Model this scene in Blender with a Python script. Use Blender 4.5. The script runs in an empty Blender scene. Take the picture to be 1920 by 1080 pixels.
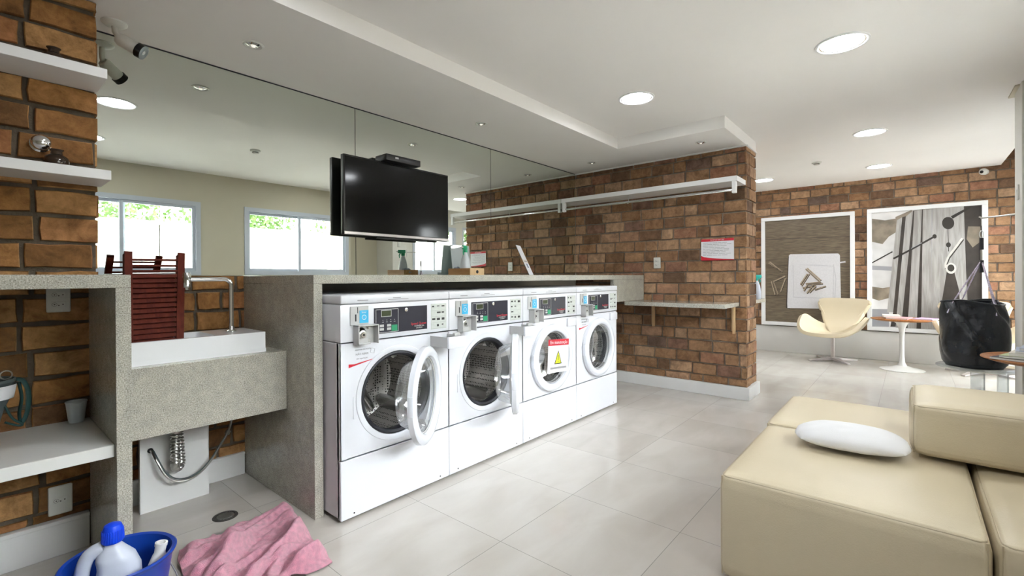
import bpy, bmesh, math, random
from math import pi, sin, cos, radians
from mathutils import Vector, Matrix, noise

# ------------------------------------------------------------------ camera, world, exposure
S = bpy.context.scene
COL = S.collection
cam_d = bpy.data.cameras.new('camera')
cam = bpy.data.objects.new('camera', cam_d)
COL.objects.link(cam)
S.camera = cam
cam_d.sensor_width = 36.0
cam_d.lens = 36.0 * 876.0863 / 1920.0
cam_d.shift_y = -16.7 / 1920.0
cam_d.clip_start = 0.02
yaw, pitch, roll = .7063, -.0039, -.0052
fw0 = Vector((cos(yaw), sin(yaw), 0)); rt0 = Vector((sin(yaw), -cos(yaw), 0)); up0 = Vector((0, 0, 1))
f2 = fw0 * cos(pitch) + up0 * sin(pitch)
u2 = -fw0 * sin(pitch) + up0 * cos(pitch)
r3 = rt0 * cos(roll) + u2 * sin(roll)
u3 = -rt0 * sin(roll) + u2 * cos(roll)
M = Matrix((r3, u3, -f2)).transposed().to_4x4()
M.translation = Vector((0, 0, 1.2))
cam.matrix_world = M

w = bpy.data.worlds.new('overcast_sky'); S.world = w; w.use_nodes = True
wn = w.node_tree.nodes; bg = wn['Background']
bg.inputs[0].default_value = (0.95, 0.965, 1.0, 1); bg.inputs[1].default_value = 7.0
S.view_settings.view_transform = 'Standard'
S.view_settings.look = 'None'
S.view_settings.gamma = 1
S.view_settings.use_curve_mapping = False
S.view_settings.exposure = 2.55
LAMP = 14.0      # emission of the round ceiling lights

random.seed(4)

# ------------------------------------------------------------------ materials
MATS = {}
def nodes(name):
    m = bpy.data.materials.new(name); m.use_nodes = True
    nt = m.node_tree
    return m, nt, nt.nodes['Principled BSDF'], nt.nodes['Material Output']
def setp(b, color=None, rough=None, metal=None, spec=None, coat=None, sheen=None, trans=None):
    if color is not None: b.inputs['Base Color'].default_value = (*color, 1)
    if rough is not None: b.inputs['Roughness'].default_value = rough
    if metal is not None: b.inputs['Metallic'].default_value = metal
    if spec is not None: b.inputs['Specular IOR Level'].default_value = spec
    if coat is not None:
        b.inputs['Coat Weight'].default_value = coat; b.inputs['Coat Roughness'].default_value = .08
    if sheen is not None: b.inputs['Sheen Weight'].default_value = sheen
    if trans is not None: b.inputs['Transmission Weight'].default_value = trans
def mat(name, color, rough=.5, metal=0, spec=.5, coat=None, sheen=None, var=.06, vscale=6, bump=0, bscale=60, detail=3):
    """principled material with a slight procedural tone variation and an optional fine bump"""
    m, nt, b, out = nodes(name)
    setp(b, color, rough, metal, spec, coat, sheen)
    N = nt.nodes; L = nt.links
    tc = N.new('ShaderNodeTexCoord')
    if var:
        n = N.new('ShaderNodeTexNoise'); n.inputs['Scale'].default_value = vscale; n.inputs['Detail'].default_value = detail
        L.new(tc.outputs['Object'], n.inputs['Vector'])
        r = N.new('ShaderNodeValToRGB')
        r.color_ramp.elements[0].color = (*[c * (1 - var) for c in color], 1)
        r.color_ramp.elements[1].color = (*[min(1, c * (1 + var)) for c in color], 1)
        r.color_ramp.elements[0].position = .3; r.color_ramp.elements[1].position = .7
        L.new(n.outputs['Fac'], r.inputs[0]); L.new(r.outputs[0], b.inputs['Base Color'])
    if bump:
        n2 = N.new('ShaderNodeTexNoise'); n2.inputs['Scale'].default_value = bscale; n2.inputs['Detail'].default_value = 4
        L.new(tc.outputs['Object'], n2.inputs['Vector'])
        bp = N.new('ShaderNodeBump'); bp.inputs['Strength'].default_value = bump; bp.inputs['Distance'].default_value = .01
        L.new(n2.outputs['Fac'], bp.inputs['Height']); L.new(bp.outputs[0], b.inputs['Normal'])
    MATS[name] = m
    return m
def emis(name, color, strength):
    m, nt, b, out = nodes(name)
    setp(b, color, .3)
    b.inputs['Emission Color'].default_value = (*color, 1); b.inputs['Emission Strength'].default_value = strength
    MATS[name] = m; return m
def glassy(name, tint=(1, 1, 1), refl=1.0, rough=0.0, base=0.04, frost=0.0):
    """thin sheet of glass: see-through plus a fresnel mirror reflection"""
    m, nt, b, out = nodes(name); N = nt.nodes; L = nt.links
    N.remove(b)
    t = N.new('ShaderNodeBsdfTransparent'); t.inputs[0].default_value = (*tint, 1)
    g = N.new('ShaderNodeBsdfGlossy'); g.inputs['Roughness'].default_value = rough
    lw = N.new('ShaderNodeLayerWeight'); lw.inputs['Blend'].default_value = .35
    mp = N.new('ShaderNodeMath'); mp.operation = 'MULTIPLY_ADD'; mp.inputs[1].default_value = .75 * refl; mp.inputs[2].default_value = base
    L.new(lw.outputs['Fresnel'], mp.inputs[0])
    mx = N.new('ShaderNodeMixShader')
    L.new(mp.outputs[0], mx.inputs[0]); L.new(t.outputs[0], mx.inputs[1]); L.new(g.outputs[0], mx.inputs[2])
    last = mx
    if frost:
        d = N.new('ShaderNodeBsdfDiffuse'); d.inputs[0].default_value = (*tint, 1)
        m2 = N.new('ShaderNodeMixShader'); m2.inputs[0].default_value = frost
        L.new(mx.outputs[0], m2.inputs[1]); L.new(d.outputs[0], m2.inputs[2]); last = m2
    L.new(last.outputs[0], out.inputs[0])
    MATS[name] = m; return m

mat('ceiling_paint', (.91, .89, .87), .9, var=.015, vscale=1.5)
mat('white_paint', (.80, .80, .80), .45, var=.02)
mat('beige_wall', (.64, .60, .48), .85, var=.02, vscale=1)
mat('column_paint', (.74, .73, .68), .8, var=.02)
mat('plinth_white', (.74, .73, .71), .55, var=.04, vscale=2)
mat('laminate', (.74, .74, .72), .3, var=.02)
mat('ceramic', (.86, .87, .90), .12, var=.01, coat=.4)
mat('enamel', (.74, .75, .80), .28, var=.01, coat=.3)
mat('door_plastic', (.74, .765, .83), .22, var=.01, coat=.3)
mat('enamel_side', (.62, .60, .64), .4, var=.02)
mat('grey_plastic', (.52, .52, .52), .35, var=.04)
mat('steel', (.62, .61, .59), .28, 1, var=.05, vscale=20)
mat('chrome', (.82, .83, .85), .07, 1, var=0)
mat('drum_steel_smooth', (.42, .41, .40), .22, .8, var=.08, vscale=12)
mat('rubber', (.02, .021, .028), .45, var=.1)
mat('panel_dark', (.035, .035, .05), .25, var=.03)
mat('black_gloss', (.006, .006, .007), .12, var=0)
mat('tv_screen', (.008, .008, .008), .09, var=0, spec=.22)
mat('black_plastic', (.012, .012, .013), .35, var=.1)
mat('silver_trim', (.58, .54, .54), .3, .6, var=.02)
mat('print_red', (.62, .02, .04), .4, var=.04)
mat('print_grey', (.30, .30, .32), .5, var=.04)
mat('print_black', (.03, .03, .03), .5, var=0)
mat('print_white', (.82, .82, .86), .45, var=.02)
mat('print_label', (.60, .63, .60), .45, var=.06, vscale=60)
mat('print_cyan', (.05, .45, .75), .35, var=.03)
mat('print_green', (.02, .30, .14), .4, var=.03)
mat('print_yellow', (.65, .70, .03), .4, var=.03)
mat('display_green', (.03, .042, .012), .3, var=.1, vscale=80)
mat('leather_cream', (.73, .635, .46), .32, var=.03, vscale=3, bump=.12, bscale=220)
mat('leather_chair', (.72, .62, .44), .40, var=.03, vscale=3, bump=.1, bscale=200)
mat('piping_cream', (.58, .49, .34), .45, var=.03)
mat('leather_black', (.010, .013, .018), .27, var=.2, vscale=8, bump=.35, bscale=25)
mat('pillow_cotton', (.86, .86, .88), .9, var=.01, bump=.15, bscale=300, sheen=.2)
mat('tulip_white', (.80, .80, .78), .25, var=.01)
mat('blue_plastic', (.008, .05, .36), .28, var=.05)
mat('blue_cap', (.005, .06, .75), .3, var=.04)
mat('bottle_white', (.58, .62, .73), .35, var=.02)
mat('bottle_label', (.45, .50, .60), .35, var=.05, vscale=30)
mat('outlet_white', (.74, .74, .70), .4, var=.01)
mat('outlet_slot', (.16, .15, .14), .6, var=0)
mat('teal_plastic', (.02, .50, .44), .3, var=.03)
mat('green_plastic', (.02, .42, .20), .35, var=.05)
mat('clear_plastic_body', (.62, .66, .70), .3, var=.03)
mat('orange_plastic', (.75, .16, .02), .4, var=.05)
mat('bin_grey', (.09, .115, .12), .45, var=.06)
mat('green_strap', (.006, .040, .038), .7, var=.2, vscale=40)
mat('rope', (.62, .55, .68), .8, var=.35, vscale=90)
mat('window_frame', (.60, .65, .74), .35, var=.01)
mat('fence_render', (.26, .25, .23), .9, var=.02)
mat('paving', (.45, .44, .41), .9, var=.1)
mat('leaf', (.055, .115, .018), .6, var=.45, vscale=2.5)
mat('bark', (.12, .08, .05), .9, var=.2)
mat('brown_glass', (.045, .028, .018), .08, var=.1)
mat('cup_grey', (.55, .60, .64), .4, var=.03)
mat('mag_cream', (.75, .70, .62), .5, var=.05, vscale=20)
mat('mag_pink', (.75, .35, .38), .5, var=.1, vscale=20)
mat('mag_purple', (.60, .40, .66), .5, var=.15, vscale=20)
mat('mag_dark', (.12, .12, .14), .4, var=.2, vscale=20)
mat('mag_green', (.50, .58, .35), .5, var=.12, vscale=20)
mat('mag_blue', (.50, .56, .66), .5, var=.08, vscale=20)
mat('paper', (.80, .79, .76), .7, var=.02)
mat('drain_dark', (.05, .045, .04), .5, .3, var=.2, vscale=60)
mat('cloth_grey', (.25, .29, .36), .9, var=.2, vscale=40, bump=.4)
emis('lamp_lens', (.93, .96, 1.0), LAMP)
emis('spot_bulb', (1.0, .95, .85), .12)
glassy('window_glass', (.97, .99, .98))
glassy('door_glass', (.93, .95, .97), refl=.75, base=.05, frost=.05)
glassy('acrylic', (.90, .93, .95), base=.08, frost=.12)
glassy('acrylic_frosted', (.72, .77, .78), base=.08, frost=.5)

def woodmat(name, c0, c1, scale=(1, 12, 12), rough=.45, coat=None, spec=.5):
    m, nt, b, out = nodes(name); N = nt.nodes; L = nt.links
    setp(b, c0, rough, coat=coat, spec=spec)
    tc = N.new('ShaderNodeTexCoord'); mp = N.new('ShaderNodeMapping'); mp.inputs['Scale'].default_value = scale
    n = N.new('ShaderNodeTexNoise'); n.inputs['Scale'].default_value = 6; n.inputs['Detail'].default_value = 6; n.inputs['Distortion'].default_value = .6
    r = N.new('ShaderNodeValToRGB'); r.color_ramp.elements[0].color = (*c0, 1); r.color_ramp.elements[1].color = (*c1, 1)
    r.color_ramp.elements[0].position = .35; r.color_ramp.elements[1].position = .65
    L.new(tc.outputs['Object'], mp.inputs[0]); L.new(mp.outputs[0], n.inputs['Vector']); L.new(n.outputs['Fac'], r.inputs[0]); L.new(r.outputs[0], b.inputs['Base Color'])
    MATS[name] = m; return m
woodmat('wood_red', (.085, .010, .004), (.13, .020, .008), (8, 8, 1), .5, spec=.12)
woodmat('wood_table', (.34, .12, .026), (.44, .17, .045), (1, 10, 1), .5)
woodmat('wood_box', (.40, .20, .07), (.52, .28, .11), (8, 1, 8), .45)
woodmat('wood_pale', (.62, .42, .22), (.72, .50, .28), (8, 8, 1), .45)
woodmat('photo_planks', (.10, .075, .05), (.19, .15, .10), (1, 1.2, 14), .5)
woodmat('photo_peg', (.30, .285, .265), (.43, .415, .40), (1, 5, .5), .5)

def granite():
    m, nt, b, out = nodes('granite'); N = nt.nodes; L = nt.links
    setp(b, (.5, .5, .45), .14, spec=.55)
    tc = N.new('ShaderNodeTexCoord')
    n1 = N.new('ShaderNodeTexNoise'); n1.inputs['Scale'].default_value = 230; n1.inputs['Detail'].default_value = 5; n1.inputs['Roughness'].default_value = .7
    n2 = N.new('ShaderNodeTexNoise'); n2.inputs['Scale'].default_value = 22; n2.inputs['Detail'].default_value = 5
    v = N.new('ShaderNodeTexVoronoi'); v.inputs['Scale'].default_value = 55
    for q in (n1, n2, v): L.new(tc.outputs['Object'], q.inputs['Vector'])
    r = N.new('ShaderNodeValToRGB')
    e = r.color_ramp.elements
    e[0].position = .34; e[0].color = (.16, .145, .12, 1); e[1].position = .64; e[1].color = (.66, .65, .61, 1)
    k = e.new(.44); k.color = (.37, .355, .315, 1); k = e.new(.54); k.color = (.50, .485, .44, 1)
    L.new(n1.outputs['Fac'], r.inputs[0])
    r2 = N.new('ShaderNodeValToRGB'); r2.color_ramp.elements[0].color = (.86, .86, .84, 1); r2.color_ramp.elements[1].color = (1.08, 1.07, 1.02, 1)
    r2.color_ramp.elements[0].position = .3; r2.color_ramp.elements[1].position = .7
    L.new(n2.outputs['Fac'], r2.inputs[0])
    mx = N.new('ShaderNodeMix'); mx.data_type = 'RGBA'; mx.blend_type = 'MULTIPLY'; mx.inputs[0].default_value = 1
    L.new(r.outputs[0], mx.inputs[6]); L.new(r2.outputs[0], mx.inputs[7])
    r4 = N.new('ShaderNodeValToRGB'); r4.color_ramp.elements[0].position = .06; r4.color_ramp.elements[1].position = .13
    r4.color_ramp.elements[0].color = (.45, .43, .38, 1); r4.color_ramp.elements[1].color = (1, 1, 1, 1)
    L.new(v.outputs['Distance'], r4.inputs[0])
    m3 = N.new('ShaderNodeMix'); m3.data_type = 'RGBA'; m3.blend_type = 'MULTIPLY'; m3.inputs[0].default_value = .6
    L.new(mx.outputs[2], m3.inputs[6]); L.new(r4.outputs[0], m3.inputs[7])
    L.new(m3.outputs[2], b.inputs['Base Color'])
    MATS['granite'] = m
granite()

def brickmat(name='brick', k3=(1, 1, 1)):
    m, nt, b, out = nodes(name); N = nt.nodes; L = nt.links
    setp(b, (.4, .2, .1), .85, spec=.25)
    g = N.new('ShaderNodeNewGeometry'); tc = N.new('ShaderNodeTexCoord')
    r = N.new('ShaderNodeValToRGB'); e = r.color_ramp.elements
    cols = [(0, (.12, .075, .048)), (.12, (.20, .118, .066)), (.35, (.285, .165, .085)), (.6, (.33, .205, .115)), (.8, (.40, .275, .175)), (.93, (.30, .155, .095)), (1, (.13, .095, .075))]
    cols = [(p_, tuple(c_[i] * k3[i] for i in range(3))) for p_, c_ in cols]
    e[0].position, e[0].color = 0, (*cols[0][1], 1); e[1].position, e[1].color = 1, (*cols[-1][1], 1)
    for p_, c_ in cols[1:-1]:
        k = e.new(p_); k.color = (*c_, 1)
    L.new(g.outputs['Random Per Island'], r.inputs[0])
    n = N.new('ShaderNodeTexNoise'); n.inputs['Scale'].default_value = 14; n.inputs['Detail'].default_value = 8; n.inputs['Roughness'].default_value = .72; n.inputs['Distortion'].default_value = .4
    L.new(tc.outputs['Object'], n.inputs['Vector'])
    r2 = N.new('ShaderNodeValToRGB'); r2.color_ramp.elements[0].color = (.35, .32, .30, 1); r2.color_ramp.elements[1].color = (1.45, 1.5, 1.55, 1)
    r2.color_ramp.elements[0].position = .28; r2.color_ramp.elements[1].position = .74
    L.new(n.outputs['Fac'], r2.inputs[0])
    mx = N.new('ShaderNodeMix'); mx.data_type = 'RGBA'; mx.blend_type = 'MULTIPLY'; mx.inputs[0].default_value = .95
    L.new(r.outputs[0], mx.inputs[6]); L.new(r2.outputs[0], mx.inputs[7]); L.new(mx.outputs[2], b.inputs['Base Color'])
    n3 = N.new('ShaderNodeTexNoise'); n3.inputs['Scale'].default_value = 70; n3.inputs['Detail'].default_value = 5
    L.new(tc.outputs['Object'], n3.inputs['Vector'])
    bp = N.new('ShaderNodeBump'); bp.inputs['Strength'].default_value = .5; bp.inputs['Distance'].default_value = .006
    L.new(n3.outputs['Fac'], bp.inputs['Height']); L.new(bp.outputs[0], b.inputs['Normal'])
    MATS[name] = m
brickmat('brick', (1.20, 1.12, 1.06))  # copy paled by light on the partition and far wall, painted into the colour
brickmat('brick_dim_warm_light', (1.22, .98, .62))  # same brick; dim warm light at the left is put into its colour
mat('mortar_dark', (.115, .092, .066), .95, var=.25, vscale=14, bump=.6, bscale=90)
mat('mortar', (.21, .175, .14), .95, var=.25, vscale=14, bump=.6, bscale=90)

def floormat():
    m, nt, b, out = nodes('floor_tile'); N = nt.nodes; L = nt.links
    setp(b, (.66, .64, .61), .13, spec=.5)
    tc = N.new('ShaderNodeTexCoord'); sp = N.new('ShaderNodeSeparateXYZ'); L.new(tc.outputs['Object'], sp.inputs[0])
    def edge(sock, off):
        a = N.new('ShaderNodeMath'); a.operation = 'SUBTRACT'; a.inputs[1].default_value = off; L.new(sock, a.inputs[0])
        d = N.new('ShaderNodeMath'); d.operation = 'DIVIDE'; d.inputs[1].default_value = .5953; L.new(a.outputs[0], d.inputs[0])
        p = N.new('ShaderNodeMath'); p.operation = 'PINGPONG'; p.inputs[1].default_value = .5; L.new(d.outputs[0], p.inputs[0])
        c = N.new('ShaderNodeMath'); c.operation = 'LESS_THAN'; c.inputs[1].default_value = .0022; L.new(p.outputs[0], c.inputs[0])
        f = N.new('ShaderNodeMath'); f.operation = 'FLOOR'; L.new(d.outputs[0], f.inputs[0])
        return c.outputs[0], f.outputs[0]
    ex, fx = edge(sp.outputs[0], 1.5738); ey, fy = edge(sp.outputs[1], 1.4192)
    mxm = N.new('ShaderNodeMath'); mxm.operation = 'MAXIMUM'; L.new(ex, mxm.inputs[0]); L.new(ey, mxm.inputs[1])
    cmb = N.new('ShaderNodeCombineXYZ'); L.new(fx, cmb.inputs[0]); L.new(fy, cmb.inputs[1])
    wn_ = N.new('ShaderNodeTexWhiteNoise'); wn_.noise_dimensions = '2D'; L.new(cmb.outputs[0], wn_.inputs['Vector'])
    n = N.new('ShaderNodeTexNoise'); n.inputs['Scale'].default_value = 2.2; n.inputs['Detail'].default_value = 5; n.inputs['Distortion'].default_value = .5
    mp = N.new('ShaderNodeMapping'); mp.inputs['Scale'].default_value = (1, 2.2, 1); L.new(tc.outputs['Object'], mp.inputs[0]); L.new(mp.outputs[0], n.inputs['Vector'])
    ad = N.new('ShaderNodeMath'); ad.operation = 'MULTIPLY_ADD'; ad.inputs[1].default_value = .25; L.new(wn_.outputs['Value'], ad.inputs[0]); L.new(n.outputs['Fac'], ad.inputs[2])
    r = N.new('ShaderNodeValToRGB'); r.color_ramp.elements[0].color = (.525, .490, .445, 1); r.color_ramp.elements[1].color = (.615, .585, .545, 1)
    r.color_ramp.elements[0].position = .42; r.color_ramp.elements[1].position = .82
    L.new(ad.outputs[0], r.inputs[0])
    mx = N.new('ShaderNodeMix'); mx.data_type = 'RGBA'; mx.inputs[7].default_value = (.24, .22, .20, 1)
    L.new(mxm.outputs[0], mx.inputs[0]); L.new(r.outputs[0], mx.inputs[6]); L.new(mx.outputs[2], b.inputs['Base Color'])
    rr = N.new('ShaderNodeMath'); rr.operation = 'MULTIPLY_ADD'; rr.inputs[1].default_value = .5; rr.inputs[2].default_value = .15; L.new(mxm.outputs[0], rr.inputs[0])
    L.new(rr.outputs[0], b.inputs['Roughness'])
    bp = N.new('ShaderNodeBump'); bp.invert = True; bp.inputs['Distance'].default_value = .002; bp.inputs['Strength'].default_value = .6
    L.new(mxm.outputs[0], bp.inputs['Height']); L.new(bp.outputs[0], b.inputs['Normal'])
    MATS['floor_tile'] = m
floormat()

def perforated():
    m, nt, b, out = nodes('drum_perforated'); N = nt.nodes; L = nt.links
    setp(b, (.4, .39, .38), .32, .6)
    tc = N.new('ShaderNodeTexCoord'); v = N.new('ShaderNodeTexVoronoi'); v.inputs['Scale'].default_value = 62; v.inputs['Randomness'].default_value = .25
    L.new(tc.outputs['Object'], v.inputs['Vector'])
    r = N.new('ShaderNodeValToRGB'); r.color_ramp.elements[0].position = .28; r.color_ramp.elements[1].position = .36
    r.color_ramp.elements[0].color = (.02, .02, .02, 1); r.color_ramp.elements[1].color = (.50, .47, .45, 1)
    L.new(v.outputs['Distance'], r.inputs[0]); L.new(r.outputs[0], b.inputs['Base Color'])
    bp = N.new('ShaderNodeBump'); bp.inputs['Distance'].default_value = .003; bp.inputs['Strength'].default_value = .7
    L.new(r.outputs[0], bp.inputs['Height']); L.new(bp.outputs[0], b.inputs['Normal'])
    MATS['drum_perforated'] = m
perforated()

def mirrormat():
    m, nt, b, out = nodes('mirror_silver'); N = nt.nodes; L = nt.links
    N.remove(b); g = N.new('ShaderNodeBsdfGlossy'); g.inputs[0].default_value = (.79, .83, .775, 1); g.inputs['Roughness'].default_value = 0
    L.new(g.outputs[0], out.inputs[0]); MATS['mirror_silver'] = m
mirrormat()

def towelmat():
    m = mat('towel_pink', (.78, .30, .42), .95, var=.16, vscale=55, bump=.9, bscale=420, sheen=.5, detail=6)
towelmat()

# ------------------------------------------------------------------ mesh helper
class MB:
    def __init__(s): s.bm = bmesh.new(); s.mi = 0
    def _in(s, f): f.material_index = s.mi; return f
    def face(s, pts):
        vs = [s.bm.verts.new(p) for p in pts]; return s._in(s.bm.faces.new(vs))
    def box(s, x0, x1, y0, y1, z0, z1, bev=0, seg=2, mtx=None):
        t = bmesh.new(); bmesh.ops.create_cube(t, size=1)
        for v in t.verts: v.co = Vector((x0 + (v.co.x + .5) * (x1 - x0), y0 + (v.co.y + .5) * (y1 - y0), z0 + (v.co.z + .5) * (z1 - z0)))
        if bev: bmesh.ops.bevel(t, geom=t.edges[:], offset=bev, segments=seg, profile=.5, affect='EDGES')
        s.merge(t, mtx)
    def merge(s, t, mtx=None):
        mp = {}
        for v in t.verts: mp[v] = s.bm.verts.new(mtx @ v.co if mtx else v.co)
        for f in t.faces:
            try: s._in(s.bm.faces.new([mp[v] for v in f.verts]))
            except ValueError: pass
        t.free()
    def tube(s, pts, r, seg=12, closed=False, caps=True, flat=1.0):
        pts = [Vector(p) for p in pts]; n = len(pts); rings = []
        rr = r if isinstance(r, (list, tuple)) else [r] * n
        prev = None
        for i in range(n):
            a = pts[(i - 1) % n] if (closed or i > 0) else pts[i]; c = pts[(i + 1) % n] if (closed or i < n - 1) else pts[i]
            d = (c - a)
            if d.length < 1e-9: d = Vector((0, 0, 1))
            d.normalize()
            if prev is None:
                u = d.orthogonal().normalized()
            else:
                u = prev - d * prev.dot(d)
                u = u.normalized() if u.length > 1e-6 else d.orthogonal().normalized()
            prev = u; v = d.cross(u)
            rings.append([s.bm.verts.new(pts[i] + u * rr[i] * cos(2 * pi * k / seg) + v * rr[i] * flat * sin(2 * pi * k / seg)) for k in range(seg)])
        m = n if closed else n - 1
        for i in range(m):
            A, B = rings[i], rings[(i + 1) % n]
            for k in range(seg): s._in(s.bm.faces.new((A[k], A[(k + 1) % seg], B[(k + 1) % seg], B[k])))
        if caps and not closed:
            s._in(s.bm.faces.new(rings[0][::-1])); s._in(s.bm.faces.new(rings[-1]))
    def cyl(s, p0, p1, r, seg=24, r1=None): s.tube([p0, p1], [r, r if r1 is None else r1], seg)
    def lathe(s, prof, o=(0, 0, 0), axis='z', seg=40, a0=0, a1=2 * pi, mtx=None):
        o = Vector(o); full = abs(a1 - a0 - 2 * pi) < 1e-6; n = seg if full else seg + 1
        def P(r, h, a):
            x, y = r * cos(a), r * sin(a)
            q = {'z': Vector((x, y, h)), 'y': Vector((x, h, y)), 'x': Vector((h, x, y))}[axis]
            q = o + q
            return mtx @ q if mtx else q
        cols = []
        for r, h in prof:
            if r < 1e-6: cols.append([s.bm.verts.new(P(0, h, 0))])
            else: cols.append([s.bm.verts.new(P(r, h, a0 + (a1 - a0) * k / seg)) for k in range(n)])
        for A, B in zip(cols, cols[1:]):
            for k in range(seg):
                k2 = (k + 1) % n
                q = [A[0] if len(A) == 1 else A[k], A[0] if len(A) == 1 else A[k2], B[0] if len(B) == 1 else B[k2], B[0] if len(B) == 1 else B[k]]
                u = []
                for v_ in q:
                    if v_ not in u: u.append(v_)
                if len(u) > 2: s._in(s.bm.faces.new(u))
    def grid(s, fn, nu, nv, closed_u=False):
        V = [[s.bm.verts.new(fn(i / nu, j / nv)) for j in range(nv + 1)] for i in range(nu if closed_u else nu + 1)]
        for i in range(nu):
            for j in range(nv):
                A, B = V[i], V[(i + 1) % len(V)]
                s._in(s.bm.faces.new((A[j], B[j], B[j + 1], A[j + 1])))
        return V
    def sphere(s, c, r, seg=16, sc=(1, 1, 1)):
        c = Vector(c)
        s.lathe([(r * sin(pi * k / seg) * 1.0, -r * cos(pi * k / seg)) for k in range(seg + 1)], (0, 0, 0), 'z', seg * 2,
                mtx=Matrix.Translation(c) @ Matrix.Diagonal((*sc, 1)))
    def build(s, name, m, parent=None, smooth=40, loc=None, solid=0, sub=0, off=-1):
        for f in s.bm.faces: pass
        bmesh.ops.recalc_face_normals(s.bm, faces=s.bm.faces[:])
        me = bpy.data.meshes.new(name); s.bm.to_mesh(me); s.bm.free()
        for k in (m if isinstance(m, (list, tuple)) else [m]): me.materials.append(MATS[k])
        if smooth:
            me.shade_smooth() if hasattr(me, 'shade_smooth') else None
            try: me.set_sharp_from_angle(angle=radians(smooth))
            except Exception: pass
        o = bpy.data.objects.new(name, me); COL.objects.link(o)
        if parent: o.parent = parent
        if loc: o.location = loc
        if solid:
            md = o.modifiers.new('s', 'SOLIDIFY'); md.thickness = solid; md.offset = off
        if sub:
            md = o.modifiers.new('u', 'SUBSURF'); md.levels = sub; md.render_levels = sub
        return o

def tag(o, label, cat, group=None, kind=None):
    o['label'] = label; o['category'] = cat
    if group: o['group'] = group
    if kind: o['kind'] = kind
    return o
def thing(name, label, cat, loc=(0, 0, 0), rz=0, group=None):
    o = bpy.data.objects.new(name, None); COL.objects.link(o); o.location = loc; o.rotation_euler = (0, 0, rz)
    o.empty_display_size = .1
    return tag(o, label, cat, group)
def struct(o): o['kind'] = 'structure'; return o
def text_into(mb, body, size, mtx, font_ratio=1.0):
    """append flat lettering to a mesh builder"""
    cu = bpy.data.curves.new('lettering', 'FONT'); cu.body = body; cu.size = size; cu.align_x = 'CENTER'; cu.align_y = 'CENTER'; cu.extrude = .0002
    cu.resolution_u = 2
    o = bpy.data.objects.new('lettering', cu); COL.objects.link(o)
    dg = bpy.context.evaluated_depsgraph_get()
    me = bpy.data.meshes.new_from_object(o.evaluated_get(dg))
    t = bmesh.new(); t.from_mesh(me)
    for v in t.verts: v.co.x *= font_ratio
    bpy.data.objects.remove(o); bpy.data.curves.remove(cu); bpy.data.meshes.remove(me)
    mb.merge(t, mtx)
FRONT = Matrix(((1, 0, 0, 0), (0, 0, -1, 0), (0, 1, 0, 0), (0, 0, 0, 1)))   # text plane facing -y
def at_front(x, y, z): return Matrix.Translation((x, y, z)) @ FRONT
FACEX = Matrix(((0, 0, -1, 0), (-1, 0, 0, 0), (0, 1, 0, 0), (0, 0, 0, 1)))   # text plane facing -x
def at_facex(x, y, z): return Matrix.Translation((x, y, z)) @ FACEX

YM = 3.148; ZC = 2.466; Z2 = 2.57; XP = 4.898; YP = 1.2025; XP2 = 5.264; XF = 8.4; YG = 2.248; YW = 2.103; YF = -.70

# ------------------------------------------------------------------ bricks
def add_bricks(mb, o, ud, nd, length, z0, z1, zref, bl=.25, ch=.1165, mo=.012, shift=.5, uref=0, jit=.0025, depth=.012, rnd=None):
    """courses of slightly irregular bricks on the plane o + a*ud, sticking out along nd"""
    rnd = rnd or random.Random(9)
    o = Vector(o); ud = Vector(ud); nd = Vector(nd); up = Vector((0, 0, 1))
    k = math.floor((z0 - zref) / ch)
    while zref + k * ch < z1 - .01:
        a = max(z0, zref + k * ch + mo / 2); b = min(z1, zref + (k + 1) * ch - mo / 2)
        if b - a > .02:
            off = uref + ((k % 2) * shift) * bl + rnd.uniform(-.01, .01)
            u = off - bl * math.ceil((off) / bl) - bl
            while u < length:
                ln = bl * rnd.choice((1, 1, 1, .92, 1.06, 1.0, .55 if shift > .3 else 1))
                c0 = max(0, u + mo / 2); c1 = min(length, u + ln - mo / 2)
                u += ln
                if c1 - c0 < .02: continue
                j = lambda q: q + rnd.uniform(-jit, jit)
                out = [(j(c0), j(a)), (j(c0 + (c1 - c0) * .33), j(a)), (j(c0 + (c1 - c0) * .67), j(a)), (j(c1), j(a)), (j(c1), j((a + b) / 2)),
                       (j(c1), j(b)), (j(c0 + (c1 - c0) * .67), j(b)), (j(c0 + (c1 - c0) * .33), j(b)), (j(c0), j(b)), (j(c0), j((a + b) / 2))]
                out = [(min(max(p, 0), length), min(max(q, z0), z1)) for p, q in out]
                cx_, cz_ = (c0 + c1) / 2, (a + b) / 2
                d = depth + rnd.uniform(-.004, .004)
                def ring(ins, h):
                    R_ = []
                    for p, q in out:
                        dp, dq = cx_ - p, cz_ - q
                        R_.append(mb.bm.verts.new(o + ud * (p + (ins if dp > 0 else -ins) * (abs(dp) > .02)) + up * (q + (ins if dq > 0 else -ins) * (abs(dq) > .02)) + nd * h))
                    return R_
                r0 = ring(0, -.004); r1 = ring(0, d - .005); r2 = ring(.0035, d)
                n = len(out)
                for A, B in ((r0, r1), (r1, r2)):
                    for i in range(n):
                        mb._in(mb.bm.faces.new((A[i], A[(i + 1) % n], B[(i + 1) % n], B[i])))
                mb._in(mb.bm.faces.new(r2))
        k += 1

def holes_wall(mb, x0, x1, y0, y1, z0, z1, holes):
    xs = sorted({x0, x1, *[h[0] for h in holes], *[h[1] for h in holes]})
    for a, b in zip(xs, xs[1:]):
        hs = sorted([h for h in holes if h[0] <= a + 1e-6 and h[1] >= b - 1e-6], key=lambda h: h[2])
        z = z0
        for h in hs:
            if h[2] > z: mb.box(a, b, y0, y1, z, h[2])
            z = h[3]
        if z < z1: mb.box(a, b, y0, y1, z, z1)

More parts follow.
